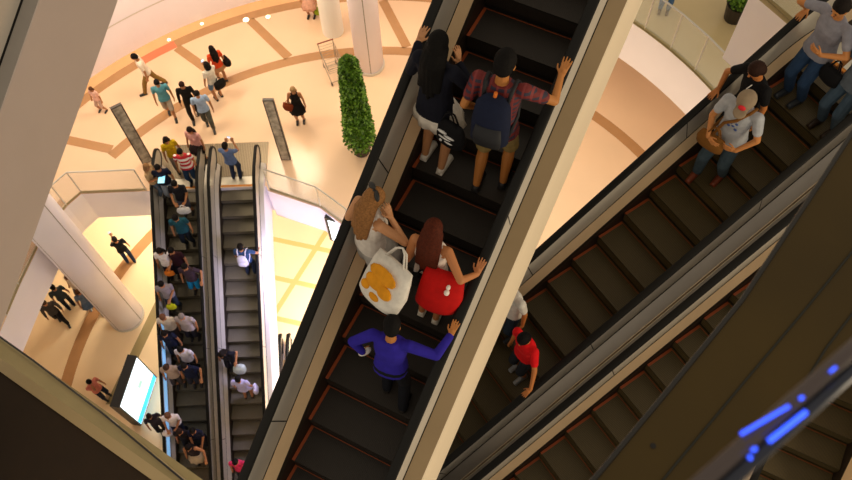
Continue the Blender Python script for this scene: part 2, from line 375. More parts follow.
def escalator(e, label, u0, u1, ztop=None, u_end=None, phase=.27, tread=M_tA, riser=M_rA, clad=M_clad, cw=.84, depth=1.3, skip=(), panel=M_steel, outer=M_outer, deck=M_steel_w, clip_steps=None, group=None, stripes=True):
    psi, p, q = ESC[e]; Hh, ll = frame(e)
    root = empty('escalator', (ll.x * p, ll.y * p, q + ZO), -rad(psi)); tag(root, label, 'escalator', group)
    zt = None if ztop is None else ztop - q
    def z_(u):
        z = TAN * u
        if zt is None: return z
        k = .18
        h = max(0, min(1, .5 + .5 * (zt - z) / k)); return zt * (1 - h) + z * h - k * h * (1 - h)
    ue = u_end if u_end else u1
    us = [u0]; 
    if zt is None: us += [u1]
    else:
        ut = zt / TAN; us += [ut - .6 + .1 * i for i in range(13)] + [ue]
    path = [(u, z_(u)) for u in us]
    # handrails
    for s in (-1, 1):
        c = .645 * s; pts = [Vector((c, u, z + .90)) for u, z in path]
        if zt is not None:
            R = .3; pts[-1] = Vector((c, ue, zt + .90))
            for k in range(1, 13):
                t = math.pi * k / 12; pts.append(Vector((c, ue + R * math.sin(t), zt + .90 - R + R * math.cos(t))))
            pts.append(Vector((c, ue - .25, zt + .90 - 2 * R)))
        bm = B(); rings = []
        for i, P in enumerate(pts):
            d = (pts[min(i + 1, len(pts) - 1)] - pts[max(i - 1, 0)]).normalized(); X = Vector((1, 0, 0)); Y = d.cross(X) * -1
            rings.append([bm.verts.new(P + X * (.048 * math.copysign(abs(math.cos(t)) ** .6, math.cos(t))) + Y * (.026 * math.copysign(abs(math.sin(t)) ** .7, math.sin(t)))) for t in [2 * math.pi * k / 12 for k in range(12)]])
        for a, b in zip(rings, rings[1:]):
            for k in range(12): bm.faces.new((a[k], a[(k + 1) % 12], b[(k + 1) % 12], b[k]))
        bm.faces.new(rings[0][::-1]); bm.faces.new(rings[-1])
        link('handrail', bm, M_rubber, root, smooth=True)
        # balustrade panel (steel) with joints, plus rounded newel
        bm = B(); sweep(bm, [(s * .618, .33), (s * .618, .87), (s * .668, .87), (s * .668, .27), (s * .64, .27)], path)
        if zt is not None:
            arc = [(ue, .87)] + [(ue + .3 * math.sin(t), .57 + .3 * math.cos(t)) for t in [math.pi * k / 10 for k in range(1, 11)]] + [(ue, .27)]
            va = [[bm.verts.new((s * x, u, zt + h)) for u, h in arc] for x in (.618, .668)]
            bm.faces.new(va[0]); bm.faces.new(va[1][::-1])
            for k in range(len(arc) - 1): bm.faces.new((va[0][k], va[0][k + 1], va[1][k + 1], va[1][k]))
        link('balustrade_panel', bm, panel, root)
        bm = B(); jl = u0 + .7
        while jl < (ue if zt is None else zt / TAN - .7):
            zz = z_(jl)
            for x in (.6165, .6695):
                bm.faces.new([bm.verts.new(v) for v in ((s * x, jl, zz + .34), (s * x, jl + .012, zz + .345), (s * x, jl - .13, zz + .80), (s * x, jl - .142, zz + .795))])
            jl += 2.3
        link('panel_joint', bm, M_gap, root)
        bm = B(); sweep(bm, [(s * .61, .30), (s * .66, .36), (s * .67, .24), (s * .605, .27)], path); link('seal_strip', bm, M_gap, root)
        bm = B(); sweep(bm, [(s * .525, .165), (s * .612, .315), (s * .612, .28), (s * .53, .13)], path); link('inner_deck', bm, deck, root)
        bm = B(); sweep(bm, [(s * .508, -.32), (s * .508, .10), (s * .525, .165), (s * .54, .15), (s * .54, -.32)], path); link('skirt', bm, M_skirt, root)
        bm = B(); sweep(bm, [(s * .675, .235), (s * (cw - .012), .19), (s * (cw - .012), .165), (s * .675, .21)], path); link('outer_deck', bm, outer, root)
        bm = B(); sweep(bm, [(s * (cw - .02), .185), (s * cw, .175), (s * cw, .175 - depth), (s * (cw - .02), .175 - depth)], path); link('side_cladding', bm, clad, root)
    bm = B(); sweep(bm, [(-cw + .02, -.5), (cw - .02, -.5), (cw - .02, .17 - depth), (-cw + .02, .17 - depth)], path); link('truss', bm, M_gap, root)
    me, ms = step_mesh(tread, riser); k = math.ceil((u0 - phase) / .4)
    if clip_steps: k = math.ceil((clip_steps - phase) / .4)
    first = True
    while phase + .4 * k < ue - .5 * (zt is not None):
        u = phase + .4 * k; zz = TAN * u if zt is None else min(TAN * u, zt - .004)
        st = bpy.data.objects.new('step', me); COL.objects.link(st); st.parent = root; st.location = (0, u, zz)
        if stripes: es = bpy.data.objects.new('edge_stripe', ms); COL.objects.link(es); es.parent = st
        k += 1
    return root, z_
escalator('A', 'nearest escalator in the middle, carrying the five riders seen from behind', -1.7, 8.2, phase=.27)
escalator('B', 'escalator running to the upper right, with the boy in red riding down', -1.6, 0, Z_LAND, 8.6, .30, M_tB, outer=M_outG)
escalator('C', 'empty escalator with olive steps beside the boy in red, lower of the twin pair', -1.6, 0, Z_LAND, 8.6, .17, M_tB, outer=M_outG)
escalator('F', 'blurred escalator at the upper left corner with a wide grey side panel', -2.5, 8.0, phase=.1, clad=M_cladF, outer=M_outG, depth=1.5, cw=.84)
escalator('E', 'escalator at the lower right corner, below the blue-lit rail', 2.4, 7.0, phase=.1, tread=M_tB)
M_blueclad = mat('lavender_white_cladding', 'e9e6f6', rough=.45)
rr, zR = escalator('R', 'emptier narrow escalator far below, right of the crowded one', 3.4, 0, Z_ONE, 13.62, .18, M_tL, cw=.8, deck=M_steel, clad=M_blueclad, stripes=False, outer=M_steel)
lr, zL = escalator('L', 'crowded escalator far below at the left, packed with riders', 3.4, 0, Z_ONE, 13.62, .18, M_tL, cw=.8, deck=M_steel, clad=M_blueclad, stripes=False, outer=M_steel)
# comb / landing plates
def plate(e, ztop, u0, u1, w, label):
    psi, p, q = ESC[e]; Hh, ll = frame(e)
    o = empty('landing_plate', (ll.x * p, ll.y * p, ztop + ZO), -rad(psi)); tag(o, label, 'floor plate')
    bm = B(); box(bm, (-w, u0 + .28, .0), (w, u1, .02)); link('ribbed_plate', bm, striped('ribbed_plate_steel', '97886f', '7c6e58', .05, 'X', .5, rough=.35, metal=.4), o)
    bm = B(); box(bm, (-.5, u0, -.02), (.5, u0 + .28, .012)); link('comb', bm, mat('comb_aluminium', 'cfc8b8', rough=.3, metal=.6), o)
    bm = B(); box(bm, (-.5, u0 - .05, -.02), (.5, u0, .008)); link('comb_stripe', bm, mat('yellow_comb_line', 'e08a10', rough=.5), o)
plate('R', Z_ONE, 13.02, 14.5, .82, 'ribbed metal landing plate where the man in blue stands')
plate('L', Z_ONE, 13.02, 14.5, .78, 'ribbed metal landing plate under the queue at the crowded escalator')
plate('B', Z_LAND, 7.95, 9.6, .6, 'ribbed metal landing plate at the upper right behind the man in jeans')
plate('C', Z_LAND, 7.95, 9.6, .6, 'ribbed metal landing plate at the head of the empty twin escalator')

# blue reflection on the crowded escalator's left inner panel, put in as glowing strip
bm = B(); sweep(bm, [(-.617, .45), (-.606, .45), (-.606, .74), (-.617, .74)], [(u, zL(u)) for u in (5.7, 9.3)])
tag(link('light_strip', bm, mat('blue_strip_glow', '8cb8e0', emit='86c0f4', estr=.7), lr), 'blue glowing strip')

# small pair of handrail newels far below, right
o = empty('escalator', onz(287, 350, Z_LOW)); tag(o, 'pair of dark handrail ends on the bright floor far below', 'escalator')
for dx in (-.14, .14):
    bm = B(); pts = [Vector((dx, -1.5, .55)), Vector((dx, 0, .75)), Vector((dx, .25, .7)), Vector((dx, .35, .5)), Vector((dx, .25, .3)), Vector((dx, -.2, .2))]
    tube(bm, pts, .06, 8); link('handrail', bm, M_rubber, o, smooth=True)
    bm = B(); box(bm, (dx - .03, -1.5, 0), (dx + .03, .25, .62)); link('balustrade_panel', bm, M_steel, o)

# ------------------------------------------------------------------ near right: bronze parapet and blue-lit rail
zD = -3.5
L0 = [onz(*p, zD) for p in ((905, 45), (852, 133), (819, 184), (780, 243), (742, 300), (670, 388), (600, 472), (520, 566))]
R0 = [onz(*p, zD) for p in ((700, 560), (745, 468), (800, 416), (852, 366), (960, 275))]
o = empty('parapet', (L0[4].x, L0[4].y, zD + ZO)); tag(o, 'broad dark bronze parapet crossing the lower right, screw hole near its rim', 'parapet')
bm = B(); poly = [p - o.location for p in L0] + [p - o.location for p in R0]
vt = [bm.verts.new(p) for p in poly]; vb = [bm.verts.new(p - Vector((0, 0, .12))) for p in poly]
bm.faces.new(vt); bm.faces.new(vb[::-1])
for k in range(len(vt)): bm.faces.new((vt[k], vt[(k + 1) % len(vt)], vb[(k + 1) % len(vt)], vb[k]))
link('top_panel', bm, M_brown, o)
bm = B(); tube(bm, [p - o.location + Vector((0, 0, .0)) for p in L0], .012, 10); link('rim_rail', bm, mat('dark_rim', '120d09', rough=.35), o, smooth=True)
bm = B(); sp = [onz(*p, zD) - o.location + Vector((0, 0, .004)) for p in ((890, 200), (852, 252), (804, 311), (750, 375), (675, 465), (610, 545))]
tube(bm, sp, .005, 6); link('seam', bm, mat('green_black_seam', '16180e', rough=.6), o)
bm = B(); sp = [onz(*p, zD) - o.location + Vector((0, 0, .004)) for p in ((880, 280), (852, 314), (826, 348), (800, 390))]
tube(bm, sp, .005, 6); link('seam', bm, MC['green_black_seam'], o)
bm = B(); h = onz(653, 446, zD) - o.location; tube(bm, [h + Vector((0, 0, -.01)), h + Vector((0, 0, .004))], .012, 12); link('screw_hole', bm, M_gap, o)

zr = -1.35
a, b = onz(1010, 215, zr), onz(560, 614, zr)
o = empty('handrail', (a + b) / 2); tag(o, 'blurred steel handrail lit blue, closest to the camera at lower right', 'handrail')
A_, B_ = a - o.location, b - o.location; dd = (B_ - A_).normalized(); nn = Vector((-dd.y, dd.x, 0))
if nn.x > 0: nn = -nn            # towards the upper left of the photo
bm = B(); tube(bm, [A_ + nn * .006, B_ + nn * .006], .0145, 12); link('rail_tube', bm, mat('dull_rail_steel', '564e4e', rough=.35, metal=.7), o, smooth=True)
bm = B(); tube(bm, [A_ - nn * .018 + Vector((0, 0, -.01)), B_ - nn * .018 + Vector((0, 0, -.01))], .0135, 12); link('lower_tube', bm, mat('blue_grey_steel', '363a46', rough=.35, metal=.7), o, smooth=True)
bm = B(); box(bm, (-.006, 0, -.95), (.006, (B_ - A_).length, -.02)); me = link('glass_pane', bm, M_glass, o)
me.rotation_euler = (0, 0, math.atan2(-dd.x, dd.y)); me.location = A_
glintm = mat('blue_lamp_glow', '3a5cf0', emit='2f55ff', estr=2.2)  # LED reflections on the rail, put in as glowing blue streaks
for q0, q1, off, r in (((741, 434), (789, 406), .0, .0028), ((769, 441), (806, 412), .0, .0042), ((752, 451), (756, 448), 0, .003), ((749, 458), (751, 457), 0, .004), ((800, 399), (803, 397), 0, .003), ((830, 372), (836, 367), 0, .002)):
    bm = B(); p, q = onz(*q0, zr + .018) - o.location, onz(*q1, zr + .018) - o.location; tube(bm, [p, q], r, 8); link('blue_lamp', bm, glintm, o)

# ------------------------------------------------------------------ displays, totems, tree, trolley
def board(name, label, cat, base_a, base_b, z0, h, mats, thick=.12, frame_w=.06, marks=None):
    """upright panel between two foot points; front faces the side where the camera is"""
    a, b = Vector(base_a), Vector(base_b); L = (b - a).length; d = (b - a).normalized()
    o = empty(name, (a.x, a.y, z0 + ZO), math.atan2(d.y, d.x)); tag(o, label, cat)
    n = Vector((-d.y, d.x)); s = 1 if n.dot(-a) > 0 else -1
    bm = B(); box(bm, (0, min(0, -s * thick), 0), (L, max(0, -s * thick), h)); link('casing', bm, mats[0], o)
    bm = B(); box(bm, (frame_w, min(0, s * .01), frame_w), (L - frame_w, max(0, s * .01), h - frame_w)); link('screen' if 'screen' in name else 'poster', bm, mats[1], o)
    if marks:
        for (x0, x1, y0, y1, m) in marks:
            bm = B(); box(bm, (x0 * L, min(s * .01, s * .014), y0 * h), (x1 * L, max(s * .01, s * .014), y1 * h)); link('picture', bm, m, o)
    return o
scr = mat('white_screen_glow', 'e8f8ff', emit='e6f8ff', estr=1.8); cy = mat('cyan_screen_glow', '40b8f0', emit='38b4f4', estr=1.5)
pa, pb = onz(157, 377, Z_LOW), onz(141, 426, Z_LOW)
bd = board('display_screen', 'tilted bright white and blue display board beside the crowded escalator', 'display screen', (pa.x, pa.y), (pb.x, pb.y), Z_LOW, 2.05, [M_black, scr], .3, .05,
      [(.03, .97, .04, .2, cy), (.3, .45, .5, .62, mat('pale_green_glow', 'b8ecd8', emit='b8ecd8', estr=.9)), (.55, .72, .45, .5, mat('pale_grey_glow', 'c8dce8', emit='c8dce8', estr=.9))])
pa, pb = onz(330, 240, Z_ONE - 1.5), onz(352, 247, Z_ONE - 1.5)
hs = board('display_screen', 'black-framed lit screen hanging below the railing, left of the blonde woman', 'display screen', (pa.x, pa.y), (pb.x, pb.y), Z_ONE - 1.5, 1.4, [M_black, scr], .3, .1)
for t_ in (.15, .85):
    q0 = pa.lerp(pb, t_); q0.z = Z_ONE + ZO - .25; W0 = Matrix.Rotation(-hs.rotation_euler.z, 3, 'Z')
    bm = B(); tube(bm, [W0 @ (q0 - hs.location), W0 @ (Vector((-3.02 + t_ * .9, 12.17 - t_ * .8, q0.z)) - hs.location)], .03, 8); link('bracket', bm, M_black, hs)
post = mat('grey_poster', 'a8a090', rough=.5, noise=.5, nscale=6)
pa, pb = onz(281, 160, Z_ONE), onz(291, 160, Z_ONE)
board('poster_stand', 'tall slim grey poster stand right of the man in blue', 'poster stand', (pa.x, pa.y), (pb.x, pb.y), Z_ONE, 2.9, [mat('dark_bronze_frame', '3a2e24', rough=.4), post], .08, .035)
pa, pb = onz(143, 165, Z_ONE), onz(153, 160, Z_ONE)
board('poster_stand', 'tall slim dark-framed poster stand left of the queue', 'poster stand', (pa.x, pa.y), (pb.x, pb.y), Z_ONE, 2.75, [MC['dark_bronze_frame'], post], .08, .035)

def leaf_tree(name, label, x, y, z, H, r0, r1, nleaf, leaf=.09, potr=.3):
    o = empty(name, (x, y, z + ZO)); tag(o, label, 'plant')
    bm = B(); tube(bm, [(0, 0, 0), (0, 0, .5)], [potr * .8, potr], 20); link('pot', bm, mat('dark_pot', '2b2118', rough=.5), o)
    bm = B(); tube(bm, [(0, 0, .45), (0, 0, H * .9)], [.06, .03], 8); link('trunk', bm, mat('bark', '4a3420'), o)
    bm = B(); rnd = random.Random(int(x * 100))
    for i in range(nleaf):
        t = rnd.random() ** .9; zz = .5 + (H - .5) * t; rr_ = (r0 + (r1 - r0) * t) * (.9 + .1 * rnd.random()) * (rnd.random() ** .4)
        if t > .93: rr_ *= (1 - t) / .07 * .8 + .2
        ph = rnd.random() * 6.283; c = Vector((rr_ * math.cos(ph), rr_ * math.sin(ph), zz))
        M = Euler((rnd.uniform(-1, 1), rnd.uniform(-1, 1), ph)).to_matrix(); s = leaf * rnd.uniform(.6, 1.3)
        vs = [bm.verts.new(c + M @ Vector(v)) for v in ((0, -s * .4, 0), (s * .5, 0, .01), (0, s * .4, 0), (-s * .5, 0, -.01))]
        f = bm.faces.new(vs); f.material_index = rnd.randrange(3)
    link('foliage', bm, [mat('leaf_a', '5e8a22', rough=.5), mat('leaf_b', '86b03a', rough=.5), mat('leaf_c', '44681c', rough=.5)], o)
p = onz(362, 151, Z_ONE); leaf_tree('potted_tree', 'tall narrow green potted tree beside the nearest escalator', p.x, p.y, Z_ONE, 4.3, .52, .26, 12000)
p = onz(733, 18, Z_TWO); leaf_tree('potted_plant', 'dark potted plant on the gallery at the top right', p.x, p.y, Z_TWO, 1.6, .3, .6, 1500, potr=.3)

p = onz(334, 74, Z_ONE)
o = empty('shopping_trolley', p, rad(20)); tag(o, 'wire shopping trolley parked at the foot of the white column', 'trolley')
W = mat('trolley_wire', 'a89a88', rough=.35, metal=.6)
bm = B()
for k in range(6):
    f = k / 5; tube(bm, [(-.25, -.4 + .8 * f, .95), (-.2, -.35 + .7 * f, .5), (.2, -.35 + .7 * f, .5), (.25, -.4 + .8 * f, .95)], .008, 4)
for k in range(5):
    z = .5 + .11 * k; e_ = .2 + .05 * k / 4; yy = .35 + .05 * k / 4
    tube(bm, [(-e_, -yy, z), (e_, -yy, z), (e_, yy, z), (-e_, yy, z), (-e_, -yy, z)], .008, 4)
link('basket', bm, W, o)
bm = B()
for s in (-1, 1): tube(bm, [(s * .24, .45, 1.0), (s * .22, .4, .5), (s * .2, .38, .15), (s * .2, -.4, .12)], .014, 6)
tube(bm, [(-.2, -.4, .12), (.2, -.4, .12)], .014, 6); link('chassis', bm, W, o)
bm = B(); tube(bm, [(-.26, .47, 1.02), (.26, .47, 1.02)], .02, 8); link('handle', bm, mat('red_handle', '8a3020'), o)
for x_ in (-.2, .2):
    for y_ in (-.4, .38):
        bm = B(); tube(bm, [(x_ - .015, y_, .06), (x_ + .015, y_, .06)], .06, 12); link('wheel', bm, M_black, o)
#PEOPLE-BEGIN
# ------------------------------------------------------------------ people
def V(*a): return Vector(a)
def ik(root, target, l1, l2, pole):
    d = target - root; L = d.length
    if L > (l1 + l2) * .995: d = d * ((l1 + l2) * .995 / L); L = d.length
    L = max(L, abs(l1 - l2) + .02)
    a = (l1 * l1 - l2 * l2 + L * L) / (2 * L); h = math.sqrt(max(0, l1 * l1 - a * a)); dn = d.normalized()
    pl = pole - dn * pole.dot(dn); pl = pl.normalized() if pl.length > 1e-4 else V(0, 1, 0)
    return root + dn * a + pl * h, root + dn * L
def hand(bm, wrist, d, n, side, k, curl=.5, fine=True):
    """palm and five fingers; d = finger direction, n = palm normal (down side), side = +1 right hand"""
    d = d.normalized(); n = (n - d * n.dot(d)).normalized(); x = d.cross(n) * side      # towards the thumb
    for o in (-.024, 0, .024): tube(bm, [wrist + x * o * .6 * k, wrist + (d * .085 + x * o) * k], [.015 * k, .0135 * k], 8)
    sphere(bm, wrist + d * .045 * k, (.03 * k,) * 3 if not fine else (.026 * k,) * 3, n=8, m=5)
    r = (.0085 if fine else .0105) * k; gap = .0205 if fine else .024
    for i, L in enumerate((.070, .078, .073, .058)):
        o = (1.5 - i) * gap; a = wrist + (d * .082 + x * o * .95) * k
        b = a + ((d + x * (1.5 - i) * .10).normalized() * L * .5 + n * curl * .012) * k
        c = b + (d * math.cos(curl) + n * math.sin(curl) + x * (1.5 - i) * .08) * (L * .52 * k)
        limb(bm, [a, b, c], [r * 1.1, r, r * .85], 7)
    a = wrist + (d * .022 + x * .024) * k; b = a + (d * .030 + x * .030 + n * .008) * k; c = b + (d * .032 + x * .012 + n * .012) * k
    limb(bm, [a, b, c], [r * 1.35, r * 1.15, r * .95], 7)
PEOPLE = []
def person(label, pos, hdg, H=1.70, top=('tee', 'ffffff'), bottom=('trousers', '223'), shoes='222222', hair=('short', '120d0b'), skinc='b07850',
           lean=0., head=(15, 0), lh=None, rh=None, lf=None, rf=None, female=False, hero=False, group=None, hipshift=(0, 0), pat=None, crouch=0., build=1., cap=None):
    k = H / 1.7; root = empty('person', pos, -rad(hdg)); tag(root, label, 'person', group)
    Rw = Matrix.Rotation(rad(hdg), 3, 'Z')           # world to local
    def loc(w): return Rw @ (Vector(w) - Vector(pos))
    sw = (.165 if female else .185) * k * (1 + (build - 1) * .5); hw = .085 * k
    hipz = (.90 - crouch) * k; hip = V(hipshift[0], hipshift[1], hipz)
    Rl = Matrix.Rotation(-rad(lean), 3, 'X')
    def T(x, y, z): return hip + Rl @ V(x * k, y * k, z * k - .90 * k)
    X = V(1, 0, 0); Y = Rl @ V(0, 1, 0)
    lf = V(*(lf or (-.10, 0, 0))); rf = V(*(rf or (.10, .03, 0)))
    legs = []
    for s, f in ((-1, lf), (1, rf)):
        h = hip + V(s * hw, 0, -.02 * k); an = f + V(0, -.03, .085 * k)
        kn, an = ik(h, an, .43 * k, .41 * k, V(s * .08, 1, 0)); legs.append((h, kn, an, f))
    arms = []
    for s, t in ((-1, lh), (1, rh)):
        sh = T(s * (sw / k), 0, 1.395)
        if t is None: t = dict(at=T(s * .27, .06, .80), d=V(s * .1, .15, -1), n=V(-s, 0, 0))
        elif not isinstance(t, dict): t = dict(at=t)
        at = t['at'] if not t.get('world') else loc(t['at'])
        d = Vector(t.get('d', (0, 1, -.2))); n = Vector(t.get('n', (0, 0, -1)))
        if t.get('world'): d = Rw @ d; n = Rw @ n if 'n' in t else V(0, 0, -1)
        d.normalize(); wr = at - d * .07 * k
        el, wr = ik(sh, wr, .285 * k, .255 * k, V(*t.get('pole', (s * .5, -.9, -.5)))); arms.append((sh, el, wr, d, n, t.get('curl', .6)))
    # ---- continuous body
    bm = B(); bw = build
    loft(bm, [(T(0, 0, .84), .14 * k * bw, .10 * k * bw, X, Y), (T(0, -.01, .93), .16 * k * bw, .11 * k * bw, X, Y), (T(0, 0, 1.08), .125 * k * bw, .088 * k * bw, X, Y), (T(0, 0, 1.25), .145 * k * bw, .10 * k * bw, X, Y),
              (T(0, 0, 1.36), .16 * k, .09 * k, X, Y), (T(0, -.005, 1.43), .09 * k, .065 * k, X, Y)])
    nk, hc0 = T(0, -.005, 1.42), T(0, .012, 1.535)
    tube(bm, [nk, hc0], [.058 * k, .05 * k], 10)
    Rh = Rl @ Matrix.Rotation(rad(head[1]), 3, 'Z') @ Matrix.Rotation(-rad(head[0]), 3, 'X')
    def Hd(x, y, z): return hc0 + Rh @ V(x * k, y * k, z * k)
    sphere(bm, Hd(0, 0, .08), (.073 * k, .09 * k, .10 * k), Rh, 14, 10); sphere(bm, Hd(0, .03, .015), (.054 * k, .055 * k, .06 * k), Rh, 12, 8)
    tube(bm, [Hd(0, .085, .075), Hd(0, .108, .045)], [.008 * k, .014 * k], 8); sphere(bm, Hd(0, .10, .045), .014 * k, n=8, m=6)
    for s in (-1, 1): sphere(bm, Hd(s * .076, -.002, .06), (.012 * k, .02 * k, .03 * k), Rh, 8, 6)
    for h, kn, an, f in legs:
        limb(bm, [h, kn, an], [.080 * k * bw, .052 * k, .036 * k]); m = kn.lerp(an, .33); limb(bm, [kn, m + V(0, -.012 * k, 0), an], [.05 * k, .055 * k, .036 * k])
        limb(bm, [an + V(0, 0, -.03 * k), f + V(0, .09 * k, .03 * k)], [.034 * k, .026 * k])
    for s, (sh, el, wr, d, n, cu) in zip((-1, 1), arms):
        limb(bm, [T(s * .09, 0, 1.38), sh, el, wr], [.05 * k, .050 * k, .038 * k, .027 * k]); hand(bm, wr, d, n, s, k, cu, hero)
    body = link('body', bm, skin(skinc), root, smooth=True); remesh(body, .0055 if hero else .0085, 1 if hero else 0)
    if hero or True:
        bm = B()
        for s in (-1, 1): sphere(bm, Hd(s * .03, .086, .072), (.010 * k, .006 * k, .005 * k), Rh, 8, 6)
        if hero:
            for s in (-1, 1):
                b2 = B(); sphere(b2, Hd(s * .03, .0865, .072), (.011 * k, .007 * k, .0055 * k), Rh, 8, 6); link('eye', b2, M_black, root, smooth=True)
            b2 = B(); sphere(b2, Hd(0, .083, .012), (.022 * k, .008 * k, .006 * k), Rh, 8, 6); link('mouth', b2, mat('lips', '8c3f34', rough=.4), root, smooth=True)
        bm.free()
    vx = .008 if hero else .0125
    # ---- top
    kind, tc = top[0], top[1]; g = .013 * k
    cm = cloth(tc, pat)
    bm = B(); hem = {'tee': .86, 'long': .84, 'tank': .88, 'jacket': .80, 'dress': .86}[kind]; fl = 1.12 if kind in ('jacket', 'tee') else 1.03
    rings = [(T(0, -.0, hem), (.155 * k * bw + g) * fl, (.118 * k * bw + g) * fl, X, Y), (T(0, 0, .98), (.15 * k * bw + g), (.108 * k * bw + g), X, Y), (T(0, 0, 1.10), (.132 * k * bw + g), (.094 * k * bw + g), X, Y),
             (T(0, .0, 1.26), .150 * k * bw + g, .106 * k * bw + g, X, Y), (T(0, 0, 1.37), (.165 * k if kind != 'tank' else .13 * k) + g, .092 * k + g, X, Y), (T(0, -.005, 1.435), .085 * k + g * .6, .066 * k + g * .6, X, Y)]
    loft(bm, rings)
    if female and kind in ('tee', 'tank', 'dress', 'long'):
        for s in (-1, 1): sphere(bm, T(s * .065, .085, 1.24), .058 * k, n=10)
    for s, (sh, el, wr, d, n, cu) in zip((-1, 1), arms):
        if kind == 'tank': limb(bm, [T(s * .09, 0, 1.37), T(s * .11, 0, 1.40)], [.05 * k, .035 * k]); continue
        if kind in ('tee', 'dress'): e = sh.lerp(el, .62); limb(bm, [T(s * .09, 0, 1.37), sh, e], [.06 * k, .066 * k, .056 * k])
        else: e = el.lerp(wr, .93 if kind == 'long' else .9); limb(bm, [T(s * .09, 0, 1.37), sh, el, e], [.06 * k, .066 * k, .053 * k, .042 * k])
    remesh(link('dress' if kind == 'dress' else 'jacket' if kind == 'jacket' else 'shirt', bm, cm, root, smooth=True), vx, 2)
    # ---- bottom
    kind, bc = bottom[0], bottom[1]; cb = cloth(bc); bm = B()
    if kind in ('trousers', 'shorts'):
        loft(bm, [(T(0, 0, .80), .14 * k * bw, .10 * k * bw, X, Y), (T(0, -.01, .9), .16 * k * bw + .01, .115 * k * bw + .01, X, Y), (T(0, 0, 1.0), .138 * k * bw + .008, .10 * k * bw + .008, X, Y)])
        for h, kn, an, f in legs:
            if kind == 'trousers': limb(bm, [h, kn, an + V(0, 0, .01)], [.094 * k * bw, .076 * k, .060 * k])
            else: limb(bm, [h, h.lerp(kn, .92)], [.094 * k * bw, .082 * k])
        nm = kind
    else:
        nm = 'skirt'; mid = (legs[0][1] + legs[1][1]) / 2; Lk = .75 if kind == 'skirt' else 1.05
        c = hip.lerp(mid, Lk * .85); sp_ = (legs[1][1] - legs[0][1]).length / 2
        n_ = 28; R = []
        for t, rx, ry in ((0, .150, .110), (.35, .185, .15), (.7, .20 + sp_ * .3, .175), (1, .215 + sp_ * .4, .19)):
            cc = T(0, 0, .99).lerp(c, t)
            R.append([bm.verts.new(cc + X * (rx * k + .016 * t * math.sin(9 * a)) * math.cos(a) + V(0, 1, 0) * (ry * k + .016 * t * math.sin(9 * a)) * math.sin(a)) for a in [6.2832 * j / n_ for j in range(n_)]])
        for a, b in zip(R, R[1:]):
            for j in range(n_): bm.faces.new((a[j], a[(j + 1) % n_], b[(j + 1) % n_], b[j]))
        bm.faces.new(R[0]); bm.faces.new(R[-1][::-1])
    o = link(nm, bm, cb, root, smooth=True)
    if nm != 'skirt': remesh(o, vx, 2)
    # ---- shoes
    for h, kn, an, f in legs:
        bm = B(); limb(bm, [f + V(0, -.045 * k, .045 * k), f + V(0, .03 * k, .048 * k), f + V(0, .13 * k, .036 * k)], [.042 * k, .044 * k, .036 * k]); box(bm, (f.x - .038 * k, f.y - .085 * k, f.z + .002), (f.x + .038 * k, f.y + .155 * k, f.z + .025))
        remesh(link('shoe', bm, mat('shoe_' + shoes, shoes, rough=.5), root, smooth=True), .009, 1)
    # ---- hair
    hk, hcx = hair; bm = B(); hm = hairm(hcx)
    if hk != 'bald':
        sphere(bm, Hd(0, -.018, .102), (.090 * k, .102 * k, .106 * k), Rh, 14, 10)
        sphere(bm, Hd(0, -.045, .06), (.084 * k, .070 * k, .09 * k), Rh, 12, 8)
        if hk in ('long', 'bob'):
            L = .42 if hk == 'long' else .16
            for i in range(7):
                a = -1.3 + 2.6 * i / 6; p0 = Hd(.070 * math.sin(a), -.06 * math.cos(a) - .005, .06)
                sag = T(.095 * math.sin(a), -.115 - .02 * math.cos(a), 1.53 - L * (.85 + .15 * math.cos(a * 3)))
                pm = T(.085 * math.sin(a), -.095 * max(.5, math.cos(a)) - .012, 1.47)
                limb(bm, [p0, pm, sag] if hk == 'long' else [p0, pm.lerp(p0, .2)], [.036 * k, .04 * k, .022 * k] if hk == 'long' else [.04 * k, .03 * k], 8)
        if hk == 'ponytail': limb(bm, [Hd(0, -.1, .1), Hd(0, -.15, .04), T(0, -.16, 1.30)], [.03 * k, .035 * k, .015 * k], 8)
        if hk == 'bun': sphere(bm, Hd(0, -.11, .14), .045 * k)
        remesh(link('hair', bm, hm, root, smooth=True), .009 if hero else .0125, 1)
    if cap:
        bm = B(); sphere(bm, Hd(0, -.015, .135), (.103 * k, .117 * k, .088 * k), Rh, 16, 10)
        sphere(bm, Hd(0, .125, .125), (.075 * k, .08 * k, .014 * k), Rh @ Matrix.Rotation(-.15, 3, 'X'), 14, 6)
        loft(bm, [(Hd(0, .06, .112), .07 * k, .05 * k, Rh @ X, Rh @ V(0, 1, 0)), (Hd(0, .075, .125), .07 * k, .07 * k, Rh @ X, Rh @ V(0, 1, 0))])
        remesh(link('cap', bm, cloth(cap[0]), root, smooth=True), .008, 1)
        bm = B(); sphere(bm, Hd(0, .085, .185), (.042 * k, .016 * k, .032 * k), Rh @ Matrix.Rotation(.75, 3, 'X'), 12, 8); link('cap_patch', bm, cloth(cap[1]), root, smooth=True)
    PEOPLE.append(root)
    return dict(root=root, T=T, Hd=Hd, loc=loc, Rh=Rh, k=k, world=lambda v: Matrix.Rotation(-rad(hdg), 3, 'Z') @ v + Vector(pos), hdg=hdg, arms=arms)

